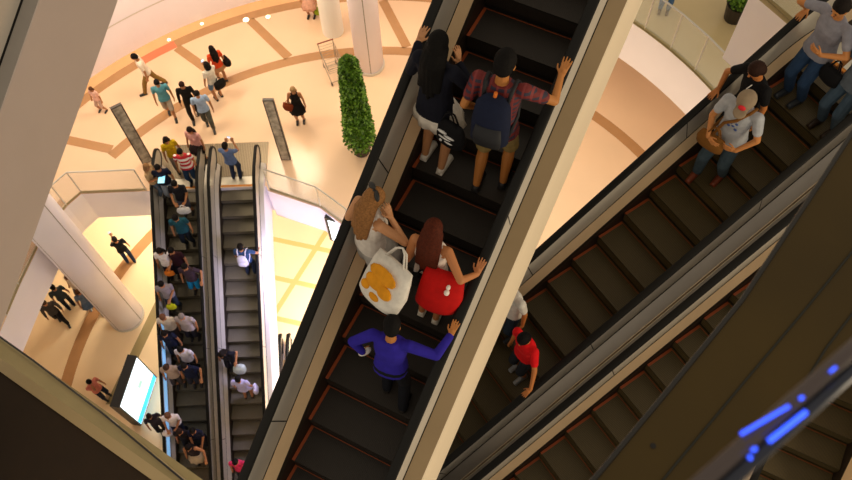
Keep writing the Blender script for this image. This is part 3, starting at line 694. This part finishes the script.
def bag(name, label, top_w, size, hdg, color, kind='tote', marks=None, group=None, patc=None, tilt=(0, 0)):
    """soft bag hanging below top_w (scene point of the handle), broad side facing heading hdg"""
    w_, d_, h_ = size; o = empty(name, top_w, -rad(hdg)); tag(o, label, 'bag', group); o.rotation_euler = (rad(tilt[0]), rad(tilt[1]), -rad(hdg))
    hl = .0 if kind == 'held' else .14; bm = B(); X, Y = V(1, 0, 0), V(0, 1, 0)
    loft(bm, [(V(0, 0, -hl - h_), w_ * .42, d_ * .42, X, Y), (V(0, 0, -hl - h_ * .9), w_ * .52, d_ * .55, X, Y), (V(.01, 0, -hl - h_ * .55), w_ * .54, d_ * .56, X, Y), (V(0, 0, -hl - h_ * .2), w_ * .5, d_ * .38, X, Y), (V(0, 0, -hl), w_ * .46, d_ * .14, X, Y)], 20)
    m = cloth(color); b = link('bag_body', bm, m, o, smooth=True)
    if hl:
        for s in (-1, 1):
            bm = B(); tube(bm, [(-w_ * .25, s * .02, -hl - .01), (-w_ * .12, s * .015, -.03), (0, 0, 0), (w_ * .12, s * .015, -.03), (w_ * .25, s * .02, -hl - .01)], .009, 6); link('handle', bm, m, o, smooth=True)
    for (mx, mz, rx, rz, c) in (marks or []):
        for s in ((-1, 1)):
            bm = B(); sphere(bm, V(mx * w_, s * d_ * .52, -hl - mz * h_), (rx * w_, d_ * .12, rz * h_), None, 12, 6); link('printed_mark', bm, cloth(c), o, smooth=True)
    return o
def backpack(label, P, color, w=.30, h=.42, d=.15, strap=None, zc=1.17, extra=None):
    """pack on the back of person P"""
    Tt = P['T']; root = P['root']; o = empty('backpack', P['world'](Tt(0, -.13, zc - h / 2)), -rad(P['hdg'])); tag(o, label, 'backpack')
    base = Tt(0, -.13, zc - h / 2)
    def q(x, y, z): return Tt(x, y, z) - base
    Yv = (Tt(0, 1, 1) - Tt(0, 0, 1)).normalized(); X = V(1, 0, 0); k = P['k']; bm = B(); m = cloth(color)
    loft(bm, [(q(0, -.19, zc - h / 2), w * .42, d * .4, X, Yv), (q(0, -.205, zc - h * .42), w * .5, d * .55, X, Yv), (q(0, -.205, zc), w * .5, d * .56, X, Yv), (q(0, -.19, zc + h * .36), w * .44, d * .48, X, Yv), (q(0, -.17, zc + h * .5), w * .26, d * .25, X, Yv)], 20)
    link('pack', bm, m, o, smooth=True)
    bm = B(); loft(bm, [(q(0, -.28, zc - h * .42), w * .36, d * .2, X, Yv), (q(0, -.295, zc - h * .2), w * .38, d * .26, X, Yv), (q(0, -.28, zc + h * .02), w * .33, d * .16, X, Yv)], 16); link('front_pocket', bm, mat('pocket_' + (strap or color), strap or color, rough=.7), o, smooth=True)
    for s in (-1, 1):
        bm = B(); tube(bm, [q(s * .10, -.14, zc + h * .38), q(s * .115, -.07, 1.455), q(s * .12, .03, 1.45), q(s * .125, .125, 1.33), q(s * .14, .12, 1.2), q(s * .165, 0, 1.08), q(s * .14, -.14, zc - h * .4)], .018, 6); link('strap', bm, mat('strap_' + (strap or color), strap or color, rough=.7), o, smooth=True)
    return o

# --- riders of the nearest escalator
def on(e, k, a, dy=.2, phase=None):
    """standing point on step k of escalator e"""
    ph = phase if phase is not None else {'A': .27, 'B': .30, 'C': .17, 'R': .18, 'L': .18, 'F': .1}[e]
    u = ph + .4 * k; Hh, ll = frame(e); v = ll * (ESC[e][1] + a) + Hh * (u + dy); zt = {'B': Z_LAND, 'R': Z_ONE, 'L': Z_ONE}.get(e, 99)
    return Vector((v.x, v.y, min(ESC[e][2] + TAN * u, zt) + ZO))
def belt(e, side, px, py, off=.0, hh=.955):
    H_, l_ = frame(e); a, u, z = onesc(e, px, py, hh); return escpt(e, side * .645, u + off, hh)
HA = ESC['A'][0]; HB = ESC['B'][0]; upA = Vector((frame('A')[0].x, frame('A')[0].y, .55)); dnB = -Vector((frame('B')[0].x, frame('B')[0].y, .55))
uA = frame('A')[0]
P = person('woman with long black hair in a dark navy cape over a ruffled white skirt', on('A', 9, -.33), HA + 4, 1.72, ('jacket', '10121f'), ('skirt', 'e8e2d8'), 'dcd6cc', ('long', '0a0807'), 'b9855c', 2, (20, 10), hero=True, female=True,
       lh=dict(world=1, at=belt('A', -1, 415, 32), d=upA, curl=.5, pole=(-.15, -.5, -1)), rh=dict(at=V(.10, .22, 1.38), d=(-.2, .3, 1), n=(-1, .2, 0), pole=(.7, .2, -1)), lf=(-.10, -.02, 0), rf=(.12, -.08, 0))
W1 = P
bag('shoulder_bag', 'black bag with white scribbled print at the side of the woman in white skirt', P['world'](V(.21, -.10, 1.02)), (.30, .12, .34), HA + 10, '0e0e12', marks=[(-.15, .35, .18, .04, 'd8d8d8'), (.1, .45, .2, .035, 'd8d8d8'), (-.05, .57, .24, .03, 'd8d8d8'), (.08, .7, .16, .03, 'd8d8d8'), (-.2, .75, .06, .05, 'd8d8d8')])
P = person('man in a red plaid shirt and khaki shorts, right hand on the rail', on('A', 9, .27), HA - 6, 1.78, ('tee', '701818'), ('shorts', 'a08c58'), '1c1c20', ('short', '0c0908'), 'b8783c', 4, (18, -5), hero=True, pat='plaid',
       rh=dict(world=1, at=belt('A', 1, 565, 68), d=upA, curl=.25, pole=(1, -.2, -.6)), lh=dict(at=V(-.22, .12, .92), d=(.1, .5, -1), n=(1, 0, 0)), lf=(-.11, -.1, 0), rf=(.12, .02, 0), build=1.08)
bk = backpack('navy blue backpack with black straps on the man in plaid', P, '151c33', .34, .50, .17, '0d1018')
bm = B(); s = P['T'](.0, -.15, 1.43); s = P['world'](s); tube(bm, [s + Vector((0, 0, .03)) - bk.location, s - bk.location + Vector((0, 0, -.10)) - frame('A')[0] * .045], .016, 6)
tg = link('orange_tag', bm, mat('orange_cloth', 'd8701c', rough=.6), None); tg.parent = bk; tg.matrix_parent_inverse = Matrix.Rotation(rad(P['hdg']), 4, 'Z'); tg.matrix_parent_inverse = bk.rotation_euler.to_matrix().to_4x4().inverted()
P = person('blonde woman in a pale sleeveless top with a black bow, hand at her cheek', on('A', 6, -.40), HA + 25, 1.68, ('tank', 'd8d0c8'), ('skirt', 'b0aca8'), 'c89a6a', ('long', '8a6038'), 'c08a60', 4, (30, -15), hero=True, female=True,
       lh=dict(at=V(-.14, .22, 1.0), d=(.3, 1, -.3), n=(0, 0, -1), pole=(-.3, -.6, -1)), rh=dict(at=V(.10, .17, 1.40), d=(-.5, .1, 1), n=(-1, -.2, 0), pole=(.9, .3, -.8)))
bw = bm = B(); X_ = P['Rh'] @ V(1, 0, 0)
for s in (-1, 1): sphere(bm, P['Hd'](s * .055, -.06, .185), (.055, .02, .03), P['Rh'] @ Matrix.Rotation(s * .35, 3, 'Y'), 10, 6)
sphere(bm, P['Hd'](0, -.06, .18), .02); link('hair_bow', bm, M_black, P['root'], smooth=True)
bag('tote_bag', 'white tote bag with yellow print at the blonde woman side', P['world'](V(.44, .06, 1.36)), (.46, .18, .44), HA + 20, 'd8d4cc', marks=[(.0, .32, .36, .17, 'd8911c'), (-.10, .54, .26, .16, 'd8911c'), (.18, .6, .20, .14, 'd8911c'), (-.28, .72, .12, .1, 'd8911c'), (.02, .82, .14, .08, 'd8911c')], tilt=(-42, -8))
P = person('woman with long reddish brown hair in a white tank top and pale shorts', on('A', 6, .22), HA - 2, 1.60, ('tank', 'd9cec6'), ('shorts', 'a6abb8'), 'ded8cc', ('long', '4a1d0e'), 'b8784a', 3, (22, 8), hero=True, female=True,
       rh=dict(world=1, at=belt('A', 1, 481, 268), d=upA, curl=.3, pole=(1, -.4, -.6)), lh=dict(at=V(-.16, .22, .98), d=(.2, 1, -.3), n=(0, 0, -1), pole=(-.2, -.6, -1)), lf=(-.07, -.06, 0), rf=(.09, -.08, 0))
bag('shoulder_bag', 'large bright red bag with white figure mark, carried by the brunette woman', P['world'](V(.19, -.10, 1.17)), (.38, .22, .42), HA - 8, 'b8100e', kind='held', tilt=(-24, 6), marks=[(.17, .12, .05, .06, 'e8e0d8'), (.17, .27, .065, .07, 'e8e0d8'), (.17, .13, .02, .03, 'cf1410'), (.17, .28, .025, .03, 'cf1410')])
bag('handbag', 'small black handbag between the blonde woman and the red bag', P['world'](V(-.02, -.13, 1.10)), (.22, .10, .15), HA, '0e0d10')
P = person('person in a royal purple long-sleeved top seen from above, right hand on the rail', on('A', 4, .20), HA - 8, 1.50, ('long', '2c2296'), ('trousers', '10131c'), '17120f', ('short', '0c0a0a'), 'b8783c', 10, (30, 12), hero=True,
       rh=dict(world=1, at=belt('A', 1, 452, 328), d=upA, curl=.3, pole=(1, -.3, -.5)), lh=dict(at=V(-.27, .04, .80), d=(.1, .5, -.9), n=(1, 0, 0), pole=(-1, -.3, -.2)), build=1.1, rf=(.14, -.12, 0), lf=(-.08, .02, 0))
o = empty('folded_cloth', P['world'](V(-.28, .05, .80))); tag(o, 'small white folded cloth in the left hand of the person in purple', 'cloth'); bm = B(); sphere(bm, (0, 0, -.04), (.06, .035, .10), Euler((.2, .3, .4)).to_matrix(), 12, 8); link('fold', bm, cloth('e6e2dc'), o, smooth=True)

# --- riders coming down the upper right escalator
P = person('boy in a bright red shirt and dark shorts, left hand on the rail', on('B', 6, .18, .30), HB + 178, 1.55, ('tee', 'd8141c'), ('shorts', '20242c'), '8a8e94', ('short', '0c0a0c'), 'b8733c', 6, (28, 5), hero=True,
       lh=dict(world=1, at=belt('B', 1, 527, 393), d=dnB, curl=.4, pole=(-1, -.2, -.4)), lf=(-.08, .04, 0), rf=(.10, -.02, 0))
P = person('person in a white shirt and black sneakers standing behind the boy in red', on('B', 7, -.34, .04), HB + 176, 1.66, ('tee', 'd2cec8'), ('trousers', '1e2a3a'), '1a1c22', ('short', '0c0a0c'), 'b8733c', 6, (25, 0), hero=True, rh=dict(at=V(.2, .25, 1.05), d=(-.6, .8, 0), n=(0, 0, -1)), rf=(.12, .06, 0))
P = person('man in a grey cap and white printed shirt hugging a brown shoulder bag', on('B', 14, -.16, .22), HB + 168, 1.80, ('tee', 'a8acb4'), ('trousers', '3c4c58'), '6e2e12', ('short', '1a1210'), 'c08048', 5, (32, 10), hero=True, cap=('8c7c68', 'd03038'),
       lh=dict(at=V(-.12, .24, .99), d=(1, .3, -.2), n=(0, -1, 0), pole=(-1, -.2, -.6)), rh=dict(at=V(.10, .27, .96), d=(-1, .3, -.2), n=(0, -1, 0), pole=(1, -.2, -.6)), lf=(-.12, -.04, 0), rf=(.14, .14, 0), build=1.05)
bm = B()
for i, (x, z) in enumerate(((-.04, 1.26), (.02, 1.24), (-.01, 1.20), (-.05, 1.16), (.04, 1.17))): sphere(bm, P['T'](x, .118, z), (.022, .008, .02), None, 8, 5)
link('shirt_print', bm, cloth('4a5e96'), P['root'], smooth=True)
o = bag('shoulder_bag', 'brown shoulder bag held against the man in the grey cap', P['world'](V(.12, .22, 1.16)), (.34, .13, .24), HB + 168, '7a5020')
bm = B(); W_ = P['T']; Wi = lambda v: Matrix.Rotation(rad(P['hdg']), 3, 'Z') @ (P['world'](v) - Vector(o.location))
tube(bm, [Wi(v) for v in (V(.14, .22, 1.02), W_(.09, .135, 1.18), W_(-.02, .125, 1.32), W_(-.10, .06, 1.455), W_(-.12, -.06, 1.43), W_(-.02, -.135, 1.2), W_(.15, -.08, 1.05), V(.2, .12, 1.0))], .02, 6); link('strap', bm, cloth('7a5020'), o, smooth=True)
P = person('man in a black shirt with a white cord, above the capped man', on('B', 15, -.30, .12), HB + 190, 1.70, ('tee', '0d0d10'), ('trousers', '1a1c24'), '15151a', ('short', '2a1710'), 'b8733c', 6, (35, -10), hero=True,
       rh=dict(world=1, at=belt('B', -1, 713, 92), d=dnB, curl=.4, pole=(1, .2, -.4)), lh=None)
bm = B(); tube(bm, [P['T'](-.05, .10, 1.42), P['T'](-.02, .125, 1.33), P['T'](.0, .125, 1.18)], .006, 6); link('white_cord', bm, cloth('e8e8e8'), P['root'], smooth=True)
P = person('man in a grey shirt and blue jeans stepping onto the escalator at top right', on('B', 17, -.22, .2), HB + 184, 1.74, ('tee', '8a8a96'), ('trousers', '2e4668'), '2a3038', ('short', '16100e'), 'c08048', 4, (20, 0), hero=True, build=1.08,
       rh=dict(world=1, at=belt('B', -1, 801, 12), d=dnB, curl=.4, pole=(1, .2, -.4)), lh=dict(at=V(-.1, .28, 1.15), d=(1, .3, .2), n=(0, -1, 0), pole=(-1, 0, -.7)))
P = person('person in faded jeans and strappy sandals at the right edge of the photo', on('B', 17, .34, .2), HB + 184, 1.66, ('tee', '5a6470'), ('trousers', '44586c'), '2a1c12', ('long', '16100e'), 'c08048', 4, (20, 0), hero=True, female=True)
bag('handbag', 'black handbag carried by the person in faded jeans at the right edge', P['world'](V(.24, .12, 1.08)), (.26, .12, .22), HB + 184, '101014')

# --- far riders
def head_at(e, px, py, H=1.68): # lateral offset and step index for a head seen at a pixel
    a, u, z = onesc(e, px, py, .93 * H - .12); ph = .18; k = math.floor((u - ph) / .4 + .0); return max(-.34, min(.34, a)), k
def rider(e, px, py, label, hd, **kw):
    H_ = kw.get('H', 1.66); a, k = head_at(e, px, py, H_); PL.append((e, px, py, round(a, 2), k))
    kw.setdefault('group', 'riders on the crowded escalator' if e == 'L' else 'riders on the emptier escalator')
    return person(label, on(e, k, a), ESC[e][0] + hd, **kw)
PL = []
DN = 180
T_, J_, K_ = 'trousers', 'shorts', 'skirt'
blk = ('short', '100c0b'); lng = ('long', '140d0b')
rider('L', 158, 163, 'person in a navy shirt and grey trousers at the left of the queue', 170, top=('tee', '141a30'), bottom=(T_, '8f97a8'), hair=blk)
rider('L', 184, 158, 'man in a red and white striped shirt at the head of the escalator', 175, top=('tee', 'c01828'), bottom=(T_, '2c4668'), hair=blk, pat='redstripe', build=1.1)
P = rider('L', 175, 186, 'person in a black shirt holding a white bag, below the striped shirt', 178, top=('tee', '15151c'), bottom=(J_, '4a4a58'), hair=blk, lh=dict(at=V(-.1, .3, .95), d=(.6, .6, -.3)), rh=dict(at=V(.12, .3, .95), d=(-.6, .6, -.3)))
bag('shopping_bag', 'white bag carried by the person in black on the crowded escalator', P['world'](V(-.05, .36, 1.0)), (.36, .14, .26), 175, 'eceaea')
rider('L', 176, 219, 'person in a teal shirt with head bent, on the crowded escalator', 172, top=('tee', '1e4f60'), bottom=(T_, '18202e'), hair=blk, head=(30, 0), build=1.05)
P = rider('L', 158, 247, 'woman with dark hair in a white top holding an orange bag', 176, top=('tee', 'e2dcdc'), bottom=(T_, '1e1c28'), hair=lng, female=True, lh=dict(at=V(-.1, .25, .98), d=(.4, .8, -.2)))
bag('shopping_bag', 'orange bag held by the white-topped woman at the left rail', P['world'](V(-.05, .3, 1.02)), (.26, .12, .22), 176, 'e8832c')
rider('L', 172, 256, 'person in dark red and black beside the woman in white', 185, top=('tee', '2c1018'), bottom=(T_, '14141c'), hair=blk)
rider('L', 186, 262, 'man in a dark brown shirt and bright blue shorts holding the rail', 182, top=('tee', '3c2e38'), bottom=(J_, '1a86c4'), hair=blk, lh=dict(at=V(-.36, .25, 1.02), d=(0, 1, -.4)), build=1.06)
P = rider('L', 159, 284, 'person in a grey shirt with a yellow-green bag, at the left rail', 172, top=('tee', '8f8790'), bottom=(T_, '2a3448'), hair=blk, lh=dict(at=V(-.05, .28, 1.0), d=(.4, .8, -.2)))
bag('shopping_bag', 'yellow-green bag carried by the person in grey', P['world'](V(-.02, .32, .98)), (.26, .12, .24), 172, 'c8cc20')
rider('L', 160, 316, 'person with light brown hair in a cream shirt, left of the big grey shirt', 176, top=('tee', 'd8cdc4'), bottom=(T_, '3a3034'), hair=('short', '6a4632'))
rider('L', 182, 314, 'stout grey-haired man in a light grey shirt on the crowded escalator', 184, top=('tee', 'a49a9c'), bottom=(T_, '24242e'), hair=('short', '7c726c'), build=1.25)
rider('L', 165, 338, 'woman in a navy top and dark hair below the cream shirt', 172, top=('tee', '161c34'), bottom=(T_, '161a24'), hair=lng, female=True)
rider('L', 181, 345, 'person in a white shirt below the stout grey-haired man', 184, top=('tee', 'c9c6d4'), bottom=(T_, '1a1c28'), hair=blk)
rider('L', 167, 369, 'person in a beige shirt looking down, near the lit screen', 174, top=('tee', 'a89484'), bottom=(J_, '3a3230'), hair=('short', '3c2a20'), head=(30, 0))
rider('L', 185, 369, 'person in a dark navy shirt with bare forearms reaching to the rail', 182, top=('tee', '121830'), bottom=(J_, '2a2a34'), hair=blk, lh=dict(at=V(-.36, .25, 1.0), d=(0, 1, -.4)))
P = rider('L', 160, 414, 'person in a white shirt holding white and red packages', 174, top=('tee', 'e4dcdc'), bottom=(T_, '1c2030'), hair=('short', '6a4834'), lh=dict(at=V(-.05, .3, 1.0), d=(.4, .8, -.2)), rh=dict(at=V(.16, .3, 1.0), d=(-.4, .8, -.2)))
bag('shopping_bag', 'red bag below the hands of the white-shirted person', P['world'](V(-.06, .34, .95)), (.2, .1, .2), 174, 'd83020')
bag('shopping_bag', 'white bag at the left of the white-shirted person low on the crowded escalator', P['world'](V(.24, .3, 1.12)), (.24, .12, .28), 174, 'eeeaf2')
rider('L', 200, 424, 'person in a dark patterned top with hands low, near the right rail', 180, top=('tee', '181c34'), bottom=(K_, '20242e'), hair=blk, female=True, lh=dict(at=V(-.1, .3, .9), d=(.3, .7, -.7)), rh=dict(at=V(.12, .3, .9), d=(-.3, .7, -.7)))
rider('L', 180, 430, 'person in black beside the one in the patterned top', 176, top=('tee', '18141a'), bottom=(T_, '14141c'), hair=('short', '2a1a14'))
rider('L', 189, 450, 'dark-haired woman in a cream dress reaching for the rail, lowest rider in view', 178, top=('tank', '2a2024'), bottom=(K_, 'b8a890'), hair=lng, female=True, lh=dict(at=V(-.36, .3, .98), d=(0, 1, -.4)))
# narrow escalator
P = rider('R', 241, 256, 'rider with a white backpack and hand on the right rail', 5, top=('tee', '30486c'), bottom=(T_, '2a3450'), hair=blk, rh=dict(at=V(.34, .25, 1.02), d=(0, 1, .4), pole=(1, 0, -.5)))
backpack('white backpack on the rider in blue on the emptier escalator', P, 'c8c4d4')
P = rider('R', 222, 343, 'dark-haired rider in black leaning over a pale bag', 180, top=('tee', '14141f'), bottom=(T_, '1a1c26'), hair=lng, female=True, lean=14, lh=dict(at=V(-.28, .3, 1.05), d=(0, 1, -.3)))
bag('shopping_bag', 'pale grey bag between the two riders on the emptier escalator', P['world'](V(-.34, .36, 1.1)), (.34, .26, .3), 180, 'b8c4c0')
P = rider('R', 238, 374, 'rider in a lavender white top and short white trousers with a white bag', 3, top=('tee', 'a9a6cc'), bottom=(J_, 'dcd8e8'), hair=blk, shoes='3a2a20')
bag('shopping_bag', 'white bag hanging at the right of the lavender rider', P['world'](V(.32, .02, 1.05)), (.26, .14, .36), 90, 'd6d2ec')
rider('R', 236, 466, 'rider in a pink top partly hidden by the near escalator', 180, top=('tee', 'c83060'), bottom=(T_, '1c1c24'), hair=blk)

# --- people on the round floor
def stand(px, py, z, label, hd, H=1.66, **kw):
    p = onz(px, py, z + .93 * H); p.z = z + ZO
    return person(label, p, hd, H=H, **kw)
Q = stand(225, 147, Z_ONE + .02, 'man in a blue shirt photographing with his phone at the escalator head', 8, 1.70, top=('tee', '5a6c94'), bottom=(T_, '28324a'), hair=blk, lh=dict(at=V(-.08, .32, 1.42), d=(.2, .2, 1), n=(0, 1, 0)), rh=dict(at=V(.10, .34, 1.42), d=(-.2, .2, 1), n=(0, 1, 0)), group='people at the escalator head')
def phone(label, w, hd, glow=None):
    o = empty('phone', w, -rad(hd)); tag(o, label, 'phone'); bm = B(); box(bm, (-.045, -.006, 0), (.045, .006, .15)); link('casing', bm, mat('phone_silver', 'b8c0c8', rough=.3), o); o.rotation_euler.x = .3
    bm = B(); box(bm, (-.04, -.009, .01), (.04, -.0065, .14)); link('display', bm, mat('phone_glow', 'd8ecff', emit='c8e0ff', estr=1.2), o)
phone('phone held up by the man in blue at the escalator head', Q['world'](V(.01, .40, 1.44)), 8)
stand(138.5, 56, Z_ONE, 'striding person in a white top and olive trousers by the curved wall', 250, 1.72, top=('tee', 'e6d6c2'), bottom=(T_, '8a6a34'), hair=blk, lf=(-.08, .34, 0), rf=(.08, -.36, .03), lean=8, group='people walking on the round floor')
stand(157, 83, Z_ONE, 'man in a teal blue shirt and grey shorts walking on the cream floor', 165, 1.70, top=('tee', '5a9aa8'), bottom=(J_, 'a89a8a'), hair=blk, lf=(-.08, .2, 0), rf=(.08, -.15, 0), group='people walking on the round floor')
stand(182, 85, Z_ONE, 'person dressed all in black between two men in blue', 170, 1.66, top=('long', '14110f'), bottom=(T_, '1e1814'), hair=('short', '2a1610'), lf=(-.08, -.12, 0), rf=(.08, .2, 0), group='people walking on the round floor')
stand(197, 94, Z_ONE, 'man in a pale blue shirt and dark grey trousers walking down the floor', 165, 1.72, top=('tee', 'a4bcdc'), bottom=(T_, '5a5a50'), hair=blk, lf=(-.08, .2, 0), rf=(.08, -.14, 0), group='people walking on the round floor')
Q = stand(207, 66, Z_ONE, 'person in a white top and denim looking at a phone', 320, 1.66, top=('tee', 'e4dccc'), bottom=(J_, '5a7ea4'), hair=('bob', '140d0b'), female=True, rh=dict(at=V(.05, .35, 1.3), d=(0, .5, .6)), group='people walking on the round floor')
phone('phone held by the person in white and denim', Q['world'](V(.05, .40, 1.34)), 320)
bag('shoulder_bag', 'black bag behind the person in white and denim', Q['world'](V(.1, -.2, 1.1)), (.36, .2, .3), 320, '14110f')
Q = stand(212, 50, Z_ONE, 'woman with long dark hair in an orange-red top', 330, 1.64, top=('tee', 'd84a20'), bottom=(K_, 'b8906a'), hair=lng, female=True, group='people walking on the round floor')
bag('shoulder_bag', 'black shoulder bag of the woman in the orange-red top', Q['world'](V(.3, -.02, 1.12)), (.32, .2, .26), 60, '120f10')
Q = stand(293, 90, Z_ONE, 'fair-haired woman in a black dress standing alone on the cream floor', 180, 1.64, top=('tank', '120e0e'), bottom=(K_, '120e0e'), hair=('bob', 'a08058'), female=True, group='people walking on the round floor')
bag('shoulder_bag', 'reddish brown bag of the woman in the black dress', Q['world'](V(.24, .05, 1.1)), (.34, .18, .28), 200, '7a3214')
stand(91, 89, Z_ONE, 'small child in a pale pink top beside the grey side panel', 200, 1.15, top=('tee', 'e8b8a8'), bottom=(J_, 'c8a898'), hair=('bob', '5a3a28'), female=True)
Q = onz(312, 16, Z_ONE); Q.z = Z_ONE + ZO
Q = person('person in a pink dress with a green bag at the top edge', Q, 190, H=1.62, top=('tank', 'e0a088'), bottom=('long skirt', 'dca890'), hair=lng, female=True)
bag('shopping_bag', 'green bag at the top edge beside the pink dress', Q['world'](V(-.28, .05, .62)), (.3, .16, .3), 190, '8aa020')
stand(166, 140, Z_ONE, 'person in a yellow and black shirt at the top of the queue', 150, 1.64, top=('tee', 'c8a818'), bottom=(T_, '8c8478'), hair=lng, female=True, group='people at the escalator head')
stand(190, 130, Z_ONE, 'woman in a pink top and dark striped skirt at the back of the queue', 195, 1.64, top=('tee', 'd8a098'), bottom=(K_, '2a2024'), hair=('long', '1c0f0c'), female=True, group='people at the escalator head')
Q = stand(146, 167, Z_ONE, 'brown-haired woman outside the left rail holding a glowing tablet', 100, 1.60, top=('tee', 'b89870'), bottom=(T_, '5a6a80'), hair=('bob', '8a6644'), female=True, rh=dict(at=V(.1, .3, 1.1), d=(-.3, .9, 0)), group='people at the escalator head')
o = empty('tablet', Q['world'](V(.12, .36, 1.12)), 0); tag(o, 'glowing pale blue tablet beside the left rail of the crowded escalator', 'tablet'); bm = B(); box(bm, (-.09, -.15, 0), (.11, .15, .012)); link('casing', bm, M_black, o); bm = B(); box(bm, (-.08, -.14, .012), (.10, .14, .015)); link('display', bm, mat('tablet_glow', '9ce0f4', emit='90dcf4', estr=1.2), o)
# --- lower floor
Q = stand(115, 240, Z_LOW, 'person in black and blue jeans raising a white phone on the lower floor', 330, 1.68, top=('tee', '0f1018'), bottom=(T_, '1e2a44'), hair=blk, lh=dict(at=V(-.05, .3, 1.5), d=(0, .2, 1)), rf=(.12, -.12, 0), group='people on the lower floor')
phone('white phone raised by the person in black on the lower floor', Q['world'](V(-.05, .36, 1.55)), 330)
stand(44, 303, Z_LOW, 'person in a grey jacket and black trousers near the white fascia', 150, 1.74, top=('long', '4a4440'), bottom=(T_, '16161c'), hair=('short', '4a3426'), lf=(-.1, .2, 0), rf=(.1, -.2, 0), group='people on the lower floor')
stand(53, 288, Z_LOW, 'person in dark clothes under the edge of the upper floor', 320, 1.7, top=('tee', '3a4448'), bottom=(T_, '1c2430'), hair=blk, group='people on the lower floor')
stand(78, 292, Z_LOW, 'woman with long hair in a denim dress stepping across the lower floor', 140, 1.68, top=('tee', '6a7c94'), bottom=(K_, '5c7290'), hair=('long', '5a3a20'), female=True, lf=(-.1, .26, 0), rf=(.1, -.2, 0), shoes='9ca4ac', group='people on the lower floor')
stand(68, 277, Z_LOW, 'person in a white shirt half hidden by the thick column', 200, 1.66, top=('tee', 'e8dcd0'), bottom=(T_, '6a6a70'), hair=('short', '6a4630'), group='people on the lower floor')
stand(89, 382, Z_LOW, 'person in a pink shirt with hand at face beside the lit screen', 120, 1.64, top=('tee', 'd88070'), bottom=(T_, '20283c'), hair=blk, rh=dict(at=V(.08, .15, 1.42), d=(-.2, .2, 1), n=(-1, 0, 0)), group='people on the lower floor')
stand(149, 416, Z_LOW, 'dark-clothed person between the lit screen and the crowded escalator', 150, 1.66, top=('tee', '2a2430'), bottom=(T_, '1a1c28'), hair=('short', '2a1a14'), group='people on the lower floor')
# gallery
Q = onz(664, 14, Z_TWO); Q.z = Z_TWO + ZO
Q = person('person in blue jeans on the curved gallery at the top edge', (Q.x, Q.y + .1, Q.z), 200, H=1.72, top=('tee', '6a7484'), bottom=(T_, '4a6c94'), shoes='5a3a1c')
#PEOPLE-END
# ------------------------------------------------------------------ light
w = bpy.data.worlds.new('world'); S.world = w; w.use_nodes = True
w.node_tree.nodes['Background'].inputs[0].default_value = (1.0, .85, .65, 1); w.node_tree.nodes['Background'].inputs[1].default_value = .60
def area(name, loc, size, power, color, rot=(0, 0, 0), spread=170):
    d = bpy.data.lights.new(name, 'AREA'); d.shape = 'DISK'; d.size = size; d.energy = power; d.color = color; d.spread = rad(spread)
    o = bpy.data.objects.new(name, d); COL.objects.link(o); o.location = (loc[0], loc[1], loc[2] + ZO); o.rotation_euler = rot
    return o
WARM = (1.0, .80, .56)
for x, y, pw in ((-9, 15, 200), (-5, 17.5, 190), (0, 17, 140), (2.5, 16, 50)):
    area('ceiling_lamp', (x, y, -14.5), 2.2, pw, WARM)  # unseen fill added above the open round floor to light it
area('ceiling_lamp', (3.2, 10.5, -15.5), 2.0, 150, (1, .86, .64)); area('wall_lamp', (10, -1, -5.5), 3.0, 420, (1, .8, .52), (0, rad(78), rad(-10)))  # added unseen fills: overhead for the right floor, sideways for the cladding
area('ceiling_lamp', (-13.5, 11, -22.2), 3, 430, (1, .84, .6)); area('ceiling_lamp', (-9.5, 15.5, -22.4), 2, 300, (1, .84, .6))  # unseen fills added at the slab to brighten the lower floor
area('ceiling_lamp', (-.3, 9.5, -22.5), 1.2, 900, (1, .95, .8))  # unseen fill added to brighten the lower floor right of the escalators
area('ceiling_lamp', (-3.6, 9.5, -20.0), 1.2, 170, (.66, .62, 1.0))  # bluish fill added in the open void for the lavender tint
S.view_settings.view_transform = 'Standard'; S.view_settings.look = 'None'; S.view_settings.gamma = 1; S.view_settings.exposure = 0
